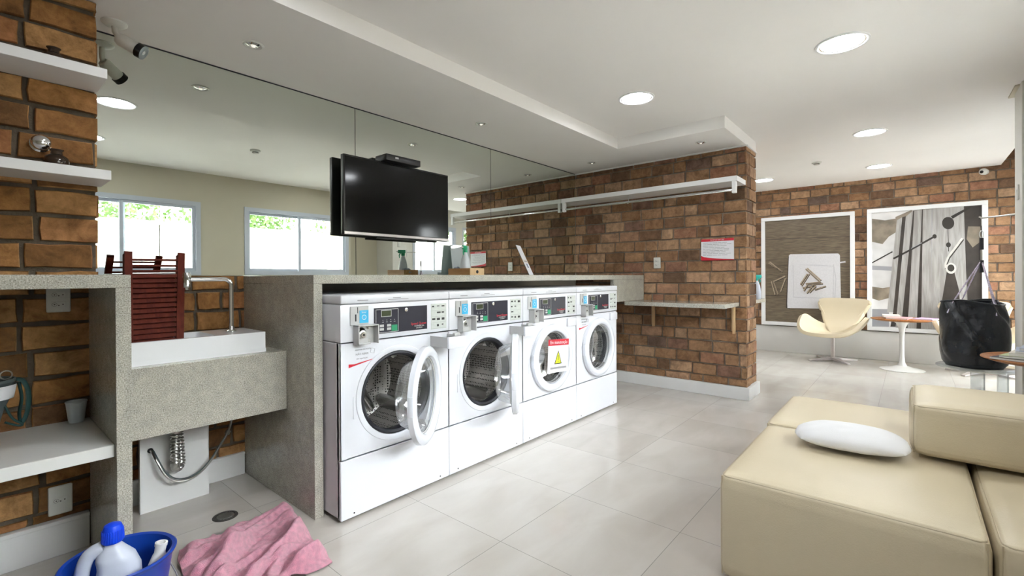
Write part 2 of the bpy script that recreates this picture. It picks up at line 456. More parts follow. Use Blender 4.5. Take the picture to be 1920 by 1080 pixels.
# ------------------------------------------------------------------ setting
m = MB(); m.box(-2.7, 8.5, -1.40, 3.3, -.1, 0); struct(m.build('floor', 'floor_tile', smooth=0))
# main ceiling with the lowered band along the mirror and above the partition
m = MB(); m.box(-2.7, 8.5, -.86, 3.3, Z2, Z2 + .12); m.box(-2.7, 4.12, -1.25, -.86, Z2, Z2 + .12); m.box(4.12, 5.2, -1.25, -.86, Z2, Z2 + .12)
struct(m.build('ceiling', 'ceiling_paint', smooth=0))
m = MB(); m.box(-2.7, XP2, 2.207, 3.3, ZC, Z2); m.box(4.21, XP2, YP, 2.207, ZC, Z2)
struct(m.build('ceiling', 'ceiling_paint', smooth=0))
m = MB(); m.box(5.2, 8.5, -1.40, -.80, Z2 + .2, Z2 + .3); m.box(5.2, 8.5, -.86, -.84, Z2 + .1, Z2 + .25)
struct(m.build('ceiling', 'ceiling_paint', smooth=0))
# back wall behind the mirrors
m = MB(); m.box(-2.7, 8.5, YM + .006, 3.3, 0, 2.6); struct(m.build('wall_back', 'column_paint', smooth=0))
m = MB(); m.mi = 0; m.box(.40, 1.14, 3.1465, 3.153, 0.0, 1.217)
m.mi = 1; add_bricks(m, (.40, 3.1465, 0), (1, 0, 0), (0, -1, 0), .74, .13, 1.217, 1.245, bl=.235, shift=.45, uref=.1, jit=.004, depth=.012, mo=.016, rnd=random.Random(5))
struct(m.build('wall_back', ['mortar_dark', 'brick_dim_warm_light']))
# protruding brick wall on the left
m = MB(); m.mi = 0; m.box(-2.7, .392, 2.845, 3.142, 0, ZC)
m.mi = 1; add_bricks(m, (-1.2, 2.845, 0), (1, 0, 0), (0, -1, 0), 1.6, 0.16, ZC - .004, 1.245, bl=.25, shift=.07, uref=1.37 - .25 * 5, jit=.004, depth=.016, mo=.018, rnd=random.Random(3))
add_bricks(m, (.39, 2.845, 0), (0, 1, 0), (1, 0, 0), .297, 1.22, ZC - .004, 1.245, bl=.25, rnd=random.Random(8))
struct(m.build('wall_left', ['mortar_dark', 'brick_dim_warm_light']))
# partition (pier) with the hanging rail
m = MB(); m.mi = 0; m.box(XP + .012, XP2 - .012, YP + .012, YM, 0, ZC)
m.mi = 1
add_bricks(m, (XP + .012, YP, 0), (0, 1, 0), (-1, 0, 0), YM - YP, .121, ZC - .004, 1.245, bl=.243, uref=.2, depth=.011, rnd=random.Random(21))
add_bricks(m, (XP, YP + .012, 0), (1, 0, 0), (0, -1, 0), XP2 - XP, .121, ZC - .004, 1.245, bl=.243, uref=.12, depth=.011, rnd=random.Random(22))
add_bricks(m, (XP2 - .012, YP, 0), (0, 1, 0), (1, 0, 0), YM - YP, .121, ZC - .004, 1.245, bl=.243, uref=.2, depth=.011, rnd=random.Random(23))
struct(m.build('wall_partition', ['mortar', 'brick']))
m = MB(); m.box(XP - .027, XP2 + .02, YP - .027, YM, 0, .121, .003, 1); struct(m.build('baseboard_partition', 'white_paint'))
# thin plaster bead between brick and ceiling
m = MB(); m.box(XP - .012, XP + .03, YP - .004, YM, ZC - .014, ZC); m.box(XP, XP2, YP - .012, YP + .02, ZC - .014, ZC)
struct(m.build('trim_1', 'white_paint'))
# far wall of the lounge
m = MB(); m.mi = 0; m.box(XF + .012, 8.55, -1.40, 3.3, 0, 2.85)
m.mi = 1; add_bricks(m, (XF + .012, -1.3, 0), (0, 1, 0), (-1, 0, 0), 3.8, .415, 2.84, .415, bl=.25, uref=.1, depth=.012, rnd=random.Random(31))
struct(m.build('wall_far', ['mortar', 'brick']))
m = MB(); m.box(XF - .012, XF + .02, -1.40, 3.3, 0, .405, .008, 2); struct(m.build('trim_2', 'plinth_white'))
# baseboards
m = MB(); m.box(.47, 1.115, 3.122, 3.1455, 0, .133, .002, 1); m.box(.47, 1.115, 3.116, 3.1455, .122, .136, .002, 1); struct(m.build('baseboard_back', 'white_paint'))
m = MB(); m.box(-1.0, .36, 2.815, 2.845, 0, .150, .002, 1); m.box(-1.0, .36, 2.808, 2.845, .138, .156, .002, 1); struct(m.build('baseboard_left', 'white_paint'))
# window wall behind the camera (seen in the mirror)
WIN = [(.42, 1.986), (2.507, 4.072)]
m = MB(); holes_wall(m, -2.7, 4.12, YF - .16, YF, 0, Z2, [(a, b, 1.25, 2.19) for a, b in WIN]); struct(m.build('wall_front', 'beige_wall', smooth=0))
m = MB(); m.box(4.0, 4.12, -1.25, YF - .16, 0, Z2); m.box(4.12, 5.0, -1.25, -1.08, 0, Z2); struct(m.build('wall_front', 'beige_wall', smooth=0))
m = MB(); holes_wall(m, 5.16, 8.5, -1.40, -1.20, 0, Z2 + .3, [(5.75, 6.9, 1.27, 2.27), (7.1, 8.3, 0, 2.3)]); struct(m.build('wall_front', 'column_paint', smooth=0))
m = MB(); m.box(-2.8, -2.7, -1.25, 3.3, 0, 2.7); struct(m.build('wall_right', 'beige_wall', smooth=0))
m = MB(); m.box(4.86, 5.155, -1.40, -.60, 0, Z2 - .001, .003, 1); struct(m.build('wall_column', 'column_paint', smooth=0))
m = MB(); m.box(4.93, 5.235, -.86, -.575, Z2 - .012, Z2 - .0015); struct(m.build('trim_3', 'beige_wall', smooth=0))

def window(n, x0, x1, z0, z1, y, rail=True):
    f = .055
    m = MB(); yo, yi = y - .10, y + .015
    m.box(x0, x1, yo, yi, z0, z0 + f); m.box(x0, x1, yo, yi, z1 - f, z1)
    m.box(x0, x0 + f, yo, yi, z0 + f, z1 - f); m.box(x1 - f, x1, yo, yi, z0 + f, z1 - f)
    w_ = struct(m.build('window_%d' % n, 'window_frame', smooth=0))
    xm = (x0 + x1) / 2
    for i, (a, b, yy) in enumerate(((x0 + f, xm + .03, y - .06), (xm - .03, x1 - f, y - .02))):
        s_ = MB(); g = .035
        s_.box(a, b, yy - .018, yy + .012, z0 + f, z0 + f + g); s_.box(a, b, yy - .018, yy + .012, z1 - f - g, z1 - f)
        s_.box(a, a + g, yy - .018, yy + .012, z0 + f + g, z1 - f - g); s_.box(b - g, b, yy - .018, yy + .012, z0 + f + g, z1 - f - g)
        so = s_.build('sash', 'window_frame', w_, smooth=0)
        gl = MB(); gl.box(a + g, b - g, yy - .005, yy + .001, z0 + f + g, z1 - f - g); gl.build('glass_pane', 'window_glass', so, smooth=0)
    return w_
for i, (a, b) in enumerate(WIN): window(i + 1, a, b, 1.25, 2.19, YF)
window(3, 5.75, 6.9, 1.27, 2.27, -1.20)
m = MB(); m.box(7.1, 8.3, -1.35, -1.21, 2.24, 2.3); m.box(7.1, 7.15, -1.35, -1.21, 0, 2.24); m.box(8.25, 8.3, -1.35, -1.21, 0, 2.24); m.box(7.67, 7.73, -1.33, -1.23, 0, 2.24)
d_ = struct(m.build('door_1', 'window_frame', smooth=0))
m = MB(); m.box(7.15, 7.67, -1.28, -1.274, 0.01, 2.24); m.box(7.73, 8.25, -1.28, -1.274, 0.01, 2.24); m.build('glass_pane', 'window_glass', d_, smooth=0)

# ------------------------------------------------------------------ outside (seen through the windows in the mirror)
m = MB(); m.box(-14, 22, -16, -1.41, -.12, -.02); tag(m.build('paved_yard', 'paving', smooth=0), 'grey paved yard outside the windows', 'ground', kind='structure')
m = MB()
for k in range(9): m.box(-12 + k * 3.6 + .01, -12 + (k + 1) * 3.6 - .01, -4.65, -4.5, -.02, 2.22)
m.box(-12, 20.4, -4.70, -4.45, 2.22, 2.29)
tag(m.build('garden_wall', 'fence_render', smooth=0), 'tall pale rendered garden wall outside the windows, seen in the mirror', 'wall')
m = MB(); m.mi = 0; m.box(.55, .95, -4.49, -4.485, 1.36, 1.62); m.mi = 1; m.box(.60, .90, -4.484, -4.482, 1.40, 1.55); m.mi = 2; m.box(.55, .95, -4.484, -4.482, 1.58, 1.62)
tag(m.build('notice_board', ['print_white', 'print_grey', 'print_red'], smooth=0), 'small white notice with red top fixed to the pale garden wall', 'sign')
for k, px in enumerate((2.45, 4.75)):
    m = MB(); m.cyl((px, -4.58, 2.29), (px, -4.58, 3.6), .02, 10)
    tag(m.build('fence_pole', 'white_paint'), ['slim white pole on the garden wall, in the mirror image of the left window', 'slim white pole on the garden wall, in the mirror image of the right window'][k], 'pole', 'poles on the garden wall')
def tree(x, y, h, r, seed, label):
    rn = random.Random(seed); t = thing('tree', label, 'tree', (x, y, -.02), 0, 'trees beyond the garden wall')
    tr = MB(); tr.tube([(0, 0, 0), (.05, 0, h * .3), (-.04, .05, h * .62), (0, 0, h * .8)], [.13, .11, .08, .03], 8); tr.build('trunk', 'bark', t)
    c = MB()
    blobs = [(Vector((rn.uniform(-.7, .7) * r, rn.uniform(-.6, .6) * r, h * .62 + rn.uniform(-.42, .42) * h * .6)), r * rn.uniform(.35, .6)) for _ in range(11)]
    for _ in range(2600):
        b_, br = rn.choice(blobs)
        d = Vector((rn.gauss(0, 1), rn.gauss(0, 1), rn.gauss(0, 1))).normalized() * br * rn.uniform(.6, 1.05)
        p = b_ + d; u = Vector((rn.gauss(0, 1), rn.gauss(0, 1), rn.gauss(0, 1))).normalized(); v = u.orthogonal().normalized()
        s_ = rn.uniform(.05, .10)
        c.face([p - u * s_, p + v * s_ * .5, p + u * s_, p - v * s_ * .5])
    c.build('crown', 'leaf', t, smooth=0)
TL = ['leafy green tree beyond the garden wall, leftmost in the mirrored left window', 'bushy green tree beyond the garden wall, in the middle of the mirrored left window',
      'green tree beyond the garden wall, at the right of the mirrored left window', 'green tree beyond the garden wall, leftmost in the mirrored right window',
      'green tree beyond the garden wall, middle of the mirrored right window', 'green tree beyond the garden wall, right in the mirrored window beside the television',
      'green tree beyond the garden wall, in the mirrored window right of the television']
for i, (x, h, r) in enumerate(((-.4, 4.3, 1.35), (1.6, 4.2, 1.5), (3.6, 4.2, 1.35), (5.6, 4.2, 1.5), (7.6, 4.3, 1.35), (9.9, 4.3, 1.6), (12.6, 4.6, 1.6))):
    tree(x, -6.5 - (i % 2) * 2.9, h * (1 + .12 * (i % 2)), r, 50 + i, TL[i])

# ------------------------------------------------------------------ mirrors
seams = [.404, 1.893, 3.368, XP - .004]
lab = ['large frameless wall mirror panel, leftmost, next to the brick wall', 'large frameless wall mirror panel in the middle, behind the television', 'large frameless wall mirror panel, rightmost, meeting the brick partition']
for i in range(3):
    m = MB(); m.mi = 1; m.box(seams[i] + .0025, seams[i + 1] - .0025, YM - .006, YM + .004, 1.2185, ZC - .008)
    m.mi = 0; m.face([(seams[i] + .0025, YM - .0062, 1.2185), (seams[i + 1] - .0025, YM - .0062, 1.2185), (seams[i + 1] - .0025, YM - .0062, ZC - .008), (seams[i] + .0025, YM - .0062, ZC - .008)])
    tag(m.build('mirror_panel', ['mirror_silver', 'rubber'], smooth=0), lab[i], 'mirror', 'mirror panels')
m = MB(); m.box(.404, XP, YM - .008, YM + .002, ZC - .007, ZC); struct(m.build('trim_4', 'rubber', smooth=0))

# ------------------------------------------------------------------ granite counter, desk, sink, benches
t = thing('granite_counter', 'long grey granite counter over the row of washing machines', 'counter', (0, 0, 0))
m = MB(); m.box(1.121, XP - .013, YG, 3.14, 1.172, 1.217, .0015, 1); m.build('counter_top', 'granite', t)
m = MB(); m.box(1.121, 1.167, YG, 3.14, 0, 1.172, .0015, 1); m.build('side_panel', 'granite', t)
m = MB(); m.box(4.197, XP - .014, YG, YG + .04, .946, 1.172, .0015, 1); m.build('front_panel', 'granite', t)
t = thing('granite_desk', 'grey granite desk with open shelf niche at the left brick wall', 'counter', (0, 0, 0))
m = MB(); m.box(-1.1, .410, YG, 2.828, 1.168, 1.217, .0015, 1); m.build('desk_top', 'granite', t)
m = MB(); m.box(.364, .410, YG, 2.828, 0, 1.168, .0015, 1); m.build('side_panel', 'granite', t)
m = MB(); m.box(-1.1, -1.054, YG, 2.828, 0, 1.168, .0015, 1); m.build('side_panel', 'granite', t)
m = MB(); m.box(-1.054, .364, YG + .03, 2.826, .532, .578, .002, 1); m.build('shelf', 'laminate', t)
t = thing('sink_counter', 'grey granite sink block between the desk and the washing machines', 'counter', (0, 0, 0))
m = MB(); m.box(.411, 1.120, 2.548, 2.588, .501, .812, .002, 1); m.build('front_panel', 'granite', t)
m = MB(); m.box(.411, 1.120, 2.588, 3.12, .772, .812, .002, 1); m.build('counter_top', 'granite', t)
t = thing('laundry_sink', 'white rectangular ceramic laundry sink on the granite block', 'sink', (0, 0, 0))
m = MB()
x0, x1, y0, y1, z0, z1 = .414, 1.039, 2.608, 2.922, .8125, .918
m.box(x0, x1, y0, y1, z0, z0 + .0205)
def rim_slab(mb, poly_o, poly_i, za, zb):
    n = len(poly_o)
    A = [mb.bm.verts.new((*p, za)) for p in poly_o]; B = [mb.bm.verts.new((*p, zb)) for p in poly_o]; C = [mb.bm.verts.new((*p, zb)) for p in poly_i]; D = [mb.bm.verts.new((*p, za)) for p in poly_i]
    for k in range(n):
        k2 = (k + 1) % n
        for U, V in ((A, B), (B, C), (C, D)): mb.bm.faces.new((U[k], U[k2], V[k2], V[k]))
def rrect(a, b, c, d, r, n=6):
    out = []
    for (cx_, cy_, a0) in ((b - r, d - r, 0), (a + r, d - r, 90), (a + r, c + r, 180), (b - r, c + r, 270)):
        for q in range(n + 1):
            t_ = radians(a0 + 90 * q / n); out.append((cx_ + r * cos(t_), cy_ + r * sin(t_)))
    return out
rim_slab(m, rrect(x0, x1, y0, y1, .008), rrect(x0 + .022, .815, y0 + .022, y1 - .022, .02), z0 + .02, z1)
m.build('basin', 'ceramic', t)
m = MB(); m.cyl((.6, 2.76, .833), (.6, 2.76, .836), .03, 24); m.build('drain_plug', 'chrome', t)
t = thing('faucet', 'tall chrome swivel faucet on the sink deck, spout turned left', 'faucet', (.922, 2.755, .918))
m = MB(); m.lathe([(0, 0), (.026, 0), (.026, .006), (.016, .012), (.014, .03), (0, .03)], seg=24); m.build('base_flange', 'chrome', t)
m = MB(); m.tube([(0, 0, .01), (0, 0, .245)] + [(-.035 + .035 * cos(a), 0, .245 + .035 * sin(a)) for a in [pi / 2 * k / 6 for k in range(1, 7)]] + [(-.185, 0, .28)], .0115, 16); m.build('spout', 'chrome', t)
m = MB(); m.lathe([(0, -.045), (.009, -.045), (.009, -.035), (.017, -.033), (.017, .035), (.013, .042), (0, .042)], (-.20, 0, .272), seg=24); m.build('nozzle', 'chrome', t)

t = thing('granite_bench', 'narrow grey granite shelf on wooden brackets along the brick partition', 'shelf', (0, 0, 0))
m = MB(); m.box(4.42, XP - .013, 1.268, 2.247, .905, .945, .002, 1); m.build('shelf_slab', 'granite', t)
for (yy, zb) in ((2.128, .66), (1.31, .64)):
    m = MB(); m.box(XP - .055, XP - .013, yy - .010, yy + .010, zb, .903, .002, 1); m.box(XP - .030, XP - .013, yy + .010, yy + .026, zb + .02, .903, .002, 1); m.build('bracket', 'wood_pale', t)
m = MB(); m.box(XP2 + .002, 5.92, 1.262, 2.3, .905, .945, .002, 1)
tag(m.build('granite_bench', 'granite'), 'end of a grey granite shelf on the far side of the brick partition', 'shelf')

# ------------------------------------------------------------------ rail shelf on the partition
t = thing('hanging_shelf', 'white wall shelf with a chrome hanging rail high on the brick partition', 'shelf', (0, 0, 0))
m = MB(); m.box(4.582, XP - .012, 1.205, YM - .008, 2.073, 2.121, .002, 1); m.build('shelf_board', 'white_paint', t)
for yy in (1.215, YM - .055):
    m = MB(); m.box(4.583, 4.625, yy, yy + .035, 1.965, 2.073, .002, 1); m.build('rail_bracket', 'white_paint', t)
m = MB(); m.cyl((4.604, 1.225, 1.995), (4.604, YM - .02, 1.995), .0125, 16); m.build('hanging_rail', 'chrome', t)
m = MB(); m.tube([(4.63, 2.30, 2.073), (4.63, 2.30, 1.985), (4.60, 2.30, 1.980)], .003, 6); m.build('wire_hook', 'steel', t)

# ------------------------------------------------------------------ wall shelves and what stands there
for i, (xe, z0, z1) in enumerate(((.401, 2.053, 2.094), (.411, 1.624, 1.665))):
    m = MB(); m.box(-1.2, xe, 2.60, 2.833, z0, z1, .0015, 1)
    tag(m.build('wall_shelf', 'white_paint'), ['upper white floating shelf on the left brick wall', 'lower white floating shelf on the left brick wall'][i], 'shelf', 'white shelves on the left brick wall')
for i, (x, z, s_) in enumerate(((.252, 2.0945, 1.0), (.258, 1.6655, 1.0))):
    m = MB(); m.lathe([(0, 0), (.026, 0), (.04, .015), (.043, .035), (.036, .055), (.02, .065), (.018, .078), (.024, .086), (.020, .086), (.014, .078), (.014, .067), (0, .06)], (x, 2.76, z), seg=28)
    tag(m.build('glass_vase', 'brown_glass'), ['small brown glass vase on the upper white shelf', 'small brown glass vase on the lower white shelf'][i], 'vase', 'brown glass vases')
t = thing('valve_knob', 'chrome valve knob on the left brick wall above the lower shelf', 'valve', (.214, 2.831, 1.779))
m = MB(); m.lathe([(0, 0), (.034, 0), (.034, -.004), (.016, -.01), (.013, -.03), (0, -.03)], axis='y', seg=28); m.build('wall_flange', 'chrome', t)
m = MB(); m.lathe([(0, -.026), (.024, -.028), (.033, -.04), (.031, -.055), (.02, -.066), (0, -.068)], axis='y', seg=28); m.build('knob', 'chrome', t)

def outlet(name, x, y, z, w_, h_, facing, label, n=1):
    t = thing(name, label, 'outlet', (x, y, z), 0 if facing == 'y' else -pi / 2)
    m = MB(); m.box(-w_ / 2, w_ / 2, -.012, 0, -h_ / 2, h_ / 2, .006, 3); m.build('cover_plate', 'outlet_white', t)
    for k in range(n):
        zc = (k - (n - 1) / 2) * .042
        m = MB(); m.mi = 0; m.box(-w_ * .30, w_ * .30, -.0135, -.0115, zc - .013, zc + .013, .001, 1)
        m.mi = 1
        m.lathe([(.0075, -.0137), (.0085, -.0137), (.0085, -.0142), (.0075, -.0142), (.0075, -.0137)], (-w_ * .17, 0, zc), 'y', 14)
        for dx in (-w_ * .17, 0, w_ * .17): m.cyl((dx, -.0136, zc - (0.004 if dx == 0 else 0)), (dx, -.0143, zc - (0.004 if dx == 0 else 0)), .0028, 8)
        m.build('socket', ['outlet_white', 'outlet_slot'], t)
outlet('wall_outlet', .266, 2.831, 1.113, .078, .110, 'y', 'white double wall outlet tucked under the granite desk top', 2)
outlet('wall_outlet', .266, 2.831, .240, .078, .125, 'y', 'white wall outlet with one socket near the floor under the shelf niche', 1)
outlet('wall_outlet', XP - .012, 2.092, 1.347, .078, .120, 'x', 'small white wall outlet on the brick partition', 2)

# ------------------------------------------------------------------ under the sink
t = thing('access_panel', 'white board with a hole standing against the wall under the sink', 'panel', (0, 0, 0))
m = MB()
px0, px1, py, pz = .572, .882, 2.985, .50
def plate_hole(mb, x0, x1, z0, z1, cx, cz, r, y, n=48):
    """flat plate facing -y with a round hole"""
    angs = [2 * pi * k / n for k in range(n)]
    cor = [math.atan2(z - cz, x - cx) % (2 * pi) for x in (x0, x1) for z in (z0, z1)]
    angs = sorted(set([round(a, 6) for a in angs + cor]))
    def outer(a):
        dx, dz = cos(a), sin(a); t_ = 1e9
        if dx > 1e-9: t_ = min(t_, (x1 - cx) / dx)
        if dx < -1e-9: t_ = min(t_, (x0 - cx) / dx)
        if dz > 1e-9: t_ = min(t_, (z1 - cz) / dz)
        if dz < -1e-9: t_ = min(t_, (z0 - cz) / dz)
        return (cx + dx * t_, y, cz + dz * t_)
    I = [mb.bm.verts.new((cx + r * cos(a), y, cz + r * sin(a))) for a in angs]
    O_ = [mb.bm.verts.new(outer(a)) for a in angs]
    for k in range(len(angs)):
        k2 = (k + 1) % len(angs)
        mb._in(mb.bm.faces.new((I[k], O_[k], O_[k2], I[k2])))
plate_hole(m, px0, px1, 0, pz, .617, .315, .013, py)
m.box(px0, px0 + .002, py, py + .018, 0, pz); m.box(px1 - .002, px1, py, py + .018, 0, pz); m.box(px0, px1, py + .016, py + .018, 0, pz)
m.build('board', 'white_paint', t, smooth=0)
m = MB(); m.lathe([(.013, 0), (.013, .012), (0, .012)], (.617, py, .315), 'y', 20); m.build('hole', 'rubber', t)
# corrugated trap
pts = []; rad = []
path = [Vector((.705, 2.90, .50)), Vector((.705, 2.90, .235))]
n = 60
for k in range(n): pts.append(path[0].lerp(path[1], k / n))
for k in range(24):
    a = pi * k / 24; pts.append(Vector((.705 + .016 * (1 - cos(a)), 2.905 + .018 * (1 - cos(a)), .235 - .022 * sin(a))))
for k in range(46): pts.append(Vector((.737 - .01 * k / 46, 2.941, .235 + .20 * k / 46)))
for k in range(12): pts.append(Vector((.727 - .045 * k / 12, 2.941 + .045 * k / 12, .435)))
rad = [.0195 + .003 * (1 if k % 4 < 2 else -1) for k in range(len(pts))]
m = MB(); m.tube(pts, rad, 16); tag(m.build('drain_trap', 'steel', smooth=60), 'corrugated silver drain trap hanging under the sink', 'pipe')
m = MB(); 
hose = [Vector((.617, 2.984, .315)), Vector((.622, 2.955, .305)), Vector((.632, 2.925, .27)), Vector((.66, 2.905, .20)), Vector((.70, 2.90, .155)), Vector((.75, 2.90, .142)), Vector((.81, 2.915, .152)), Vector((.87, 2.94, .19)), Vector((.93, 2.975, .25)), Vector((.985, 3.01, .31)), Vector((1.015, 3.035, .38)), Vector((1.022, 3.045, .45)), Vector((1.022, 3.045, .52))]
def smooth_path(P_, n=8):
    out = []
    for i in range(len(P_) - 1):
        p0 = P_[max(i - 1, 0)]; p1 = P_[i]; p2 = P_[i + 1]; p3 = P_[min(i + 2, len(P_) - 1)]
        for k in range(n):
            t_ = k / n
            out.append(.5 * ((2 * p1) + (p2 - p0) * t_ + (2 * p0 - 5 * p1 + 4 * p2 - p3) * t_ ** 2 + (3 * p1 - p0 - 3 * p2 + p3) * t_ ** 3))
    out.append(P_[-1]); return out
hp = smooth_path(hose)
t = thing('supply_hose', 'braided steel supply hose looping from the white board to the wall under the sink', 'hose', (0, 0, 0))
m.tube(hp, .0062, 10); m.build('hose', 'steel', t)
m = MB(); m.tube([p + Vector((.004, .004, .0105)) for p in hp[6:74]], .0035, 8); m.build('inner_hose', 'bin_grey', t)
m = MB(); m.tube([hp[71] , hp[73]], .013, 8); m.build('connector', 'steel', t)
t = thing('floor_drain', 'round dark floor drain in the tiles in front of the sink', 'drain', (.848, 2.636, 0))
m = MB(); m.lathe([(0, .002), (.042, .002), (.044, .004), (.055, .003), (.057, 0)], seg=36); m.build('grate', 'drain_dark', t)
m = MB()
for k in range(-4, 5): 
    hw = math.sqrt(max(0, .038 ** 2 - (k * .008) ** 2))
    if hw > .01: m.box(-hw, hw, k * .008 - .0015, k * .008 + .0015, .0022, .004)
m.build('slots', 'steel', t)

# folded slatted wooden rack standing in the sink
t = thing('slatted_rack', 'reddish-brown folded wooden slatted rack leaning in the sink', 'rack', (0, 0, 0))
RT, RB = 1.335, .836
def rk(side, z, dy=0):
    """point on the left (0) or right (1) rail axis at height z"""
    f = (z - RB) / (RT - RB)
    xb, xt = ((.494, .524), (.692, .744))[side]
    return Vector((xb * (1 - f) + xt * f, 2.765 * (1 - f) + 2.93 * f + dy, z))
def bar(mb, a, b, hx, hy, up=False):
    """rectangular bar between two points; hx, hy half sizes across"""
    d = (b - a).normalized(); r_ = Vector((1, 0, 0)) if up else Vector((0, .31, .95)).normalized()
    n_ = d.cross(r_).normalized(); r_ = n_.cross(d).normalized()
    vs = []
    for p in (a, b):
        for u_, v_ in ((-1, -1), (1, -1), (1, 1), (-1, 1)): vs.append(mb.bm.verts.new(p + r_ * u_ * hx + n_ * v_ * hy))
    for f in ((0, 1, 2, 3), (7, 6, 5, 4), (0, 4, 5, 1), (1, 5, 6, 2), (2, 6, 7, 3), (3, 7, 4, 0)): mb.bm.faces.new([vs[q] for q in f])
for side in (0, 1):
    for dy, dx, zt, hw in ((0, 0, 1.335, .0155), (.018, -.004, 1.322, .013)):
        m = MB(); bar(m, rk(side, .838, dy) + Vector((dx, 0, 0)), rk(side, zt, dy) + Vector((dx, 0, 0)), hw, .0085, True); m.build('side_rail', 'wood_red', t, smooth=0)
m = MB()
for i, z in enumerate([1.296, 1.266, 1.240] + [1.214 - k * .0245 for k in range(15)]):
    bar(m, rk(0, z) + Vector((.012, .002, 0)), rk(1, z + .002) + Vector((-.012, .002, 0)), .0045 if i < 3 else .0088, .004)
    if i > 2: bar(m, rk(0, z - .012, .022) + Vector((0.006, .002, 0)), rk(1, z - .010, .022) + Vector((-.020, .002, 0)), .008, .004)
m.build('slat_panel', 'wood_red', t, smooth=0)
m = MB(); m.cyl((.495, 2.925, 1.228), (.75, 2.925, 1.232), .003, 8); m.build('pivot_rod', 'steel', t)

# ------------------------------------------------------------------ washing machines
def lathe_mtx(center, ang):
    """ring axis y turned by ang about z (for the open doors)"""
    return Matrix.Translation(center) @ Matrix.Rotation(ang, 4, 'Z')
def washer(x0, label, door_ang, drawer_out, notice=None, sticker=True):
    W_ = .697; t = thing('washing_machine', label, 'washing machine', (x0, YW, 0), 0, 'front-loading washing machines')
    D = .74; cx_, cz_, R_ = .335, .587, .222
    lo, pt, top, lid = .0, .884, 1.116, 1.072
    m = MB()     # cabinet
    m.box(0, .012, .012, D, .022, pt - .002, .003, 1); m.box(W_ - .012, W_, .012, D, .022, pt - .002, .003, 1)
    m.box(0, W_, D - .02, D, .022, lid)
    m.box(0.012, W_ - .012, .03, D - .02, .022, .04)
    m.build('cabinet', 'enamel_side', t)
    m = MB(); plate_hole(m, .0, W_, .310, pt - .003, cx_, cz_, R_, 0, 72)
    m.box(0, .004, 0, .03, .310, pt - .003); m.box(W_ - .004, W_, 0, .03, .310, pt - .003); m.box(.004, W_ - .004, 0, .03, pt - .006, pt - .003); m.box(.004, W_ - .004, 0, .03, .310, .313)
    m.lathe([(R_, 0), (R_ - .002, .02), (R_ - .004, .05)], (cx_, 0, cz_), 'y', 72)
    m.lathe([(R_ + .030, -.0002), (R_ + .028, -.004), (R_ + .012, -.005), (R_, -.001)], (cx_, 0, cz_), 'y', 72)
    m.build('front_panel', 'enamel', t)
    m = MB(); m.box(.0, W_, -.002, .03, .016, .305, .003, 1); m.mi = 1
    for xx in (.07, W_ - .07): m.cyl((xx, -.001, .036), (xx, -.0035, .036), .0042, 10)
    m.build('kick_panel', ['enamel', 'rubber'], t)
    for fx, fy, fz in ((.04, .07, .016), (W_ - .04, .07, .016), (.04, D - .07, .022), (W_ - .04, D - .07, .022)):
        m = MB(); m.cyl((fx, fy, 0), (fx, fy, fz + .004), .02, 14); m.build('foot', 'rubber', t)
    m = MB(); m.box(0, W_, -.006, D - .02, pt + .001, lid - .002, .004, 2); cp = m.build('control_housing', 'enamel', t)
    m = MB(); m.box(0, W_, -.010, D, lid, top, .007, 3); m.mi = 1
    m.box(.09, .15, -.0105, -.0095, 1.086, 1.0905); m.box(.27, .40, -.0105, -.0095, 1.085, 1.088); m.box(.30, .35, -.0105, -.0095, 1.093, 1.0965)
    m.build('lid', ['enamel', 'print_grey'], t)
    # coin unit
    m = MB(); m.box(.050, .152, -.012, -.005, .966, 1.060, .002, 1); m.mi = 1; m.box(.075, .083, -.0125, -.0115, .985, 1.02); m.box(.088, .092, -.0125, -.0115, 1.025, 1.055)
    m.build('coin_slot', ['grey_plastic', 'rubber'], t)
    m = MB(); m.box(.100, .150, -.0135, -.0115, .975, 1.038); m.mi = 1
    text_into(m, 'lavar', .014, at_front(.125, -.0138, 1.028)); m.lathe([(.010, 0), (.013, 0)], (.125, -.0138, 1.003), 'y', 20)
    m.build('coin_sticker', ['print_cyan', 'print_white'], t)
    m = MB()
    b0, b1, by = .068, .185, -.055
    m.box(b0, b1, by, -.006, .967 - .006, .967, .001, 1); m.box(b0, b0 + .006, by, -.006, .871, .967, .001, 1); m.box(b1 - .006, b1, by, -.006, .871, .967, .001, 1)
    m.box(b0, .135, by, by + .008, .871, .877); m.box(b0 + .006, b1 - .006, -.012, -.006, .871, .961)
    m.box(b0 + .006, .135, -.035, -.006, .871, .90)
    m.build('coin_box', 'grey_plastic', t)
    m = MB(); m.lathe([(0, -.042), (.012, -.042), (.014, -.036), (.022, -.034), (.024, -.012), (.034, -.012), (.034, -.008)], (.105, 0, .918), 'y', 24); m.mi = 1; m.cyl((.105, -.042, .918), (.105, -.044, .918), .006, 12)
    m.mi = 0
    for zz in (.885, .948): m.cyl((.150, -.012, zz), (.150, -.02, zz), .006, 10)
    m.build('coin_lock', ['steel', 'rubber'], t)
    # dark control panel
    m = MB(); m.box(.186, .530, -.0095, -.0055, .910, 1.044); m.build('display_panel', 'panel_dark', t, smooth=0)
    kp = MB()
    for a in ((.194, .334, 1.034, 1.0365), (.194, .334, .914, .9165), (.194, .1965, .914, 1.0365), (.3315, .334, .914, 1.0365)): kp.box(a[0], a[1], -.0105, -.0093, a[2], a[3])
    kp.box(.226, .290, -.0105, -.0093, .9965, 1.0315)
    kp.mi = 1; kp.box(.229, .287, -.0112, -.0095, .9995, 1.0285)
    kp.mi = 2; kp.box(.290, .326, -.0112, -.0093, .919, .951)
    kp.mi = 0
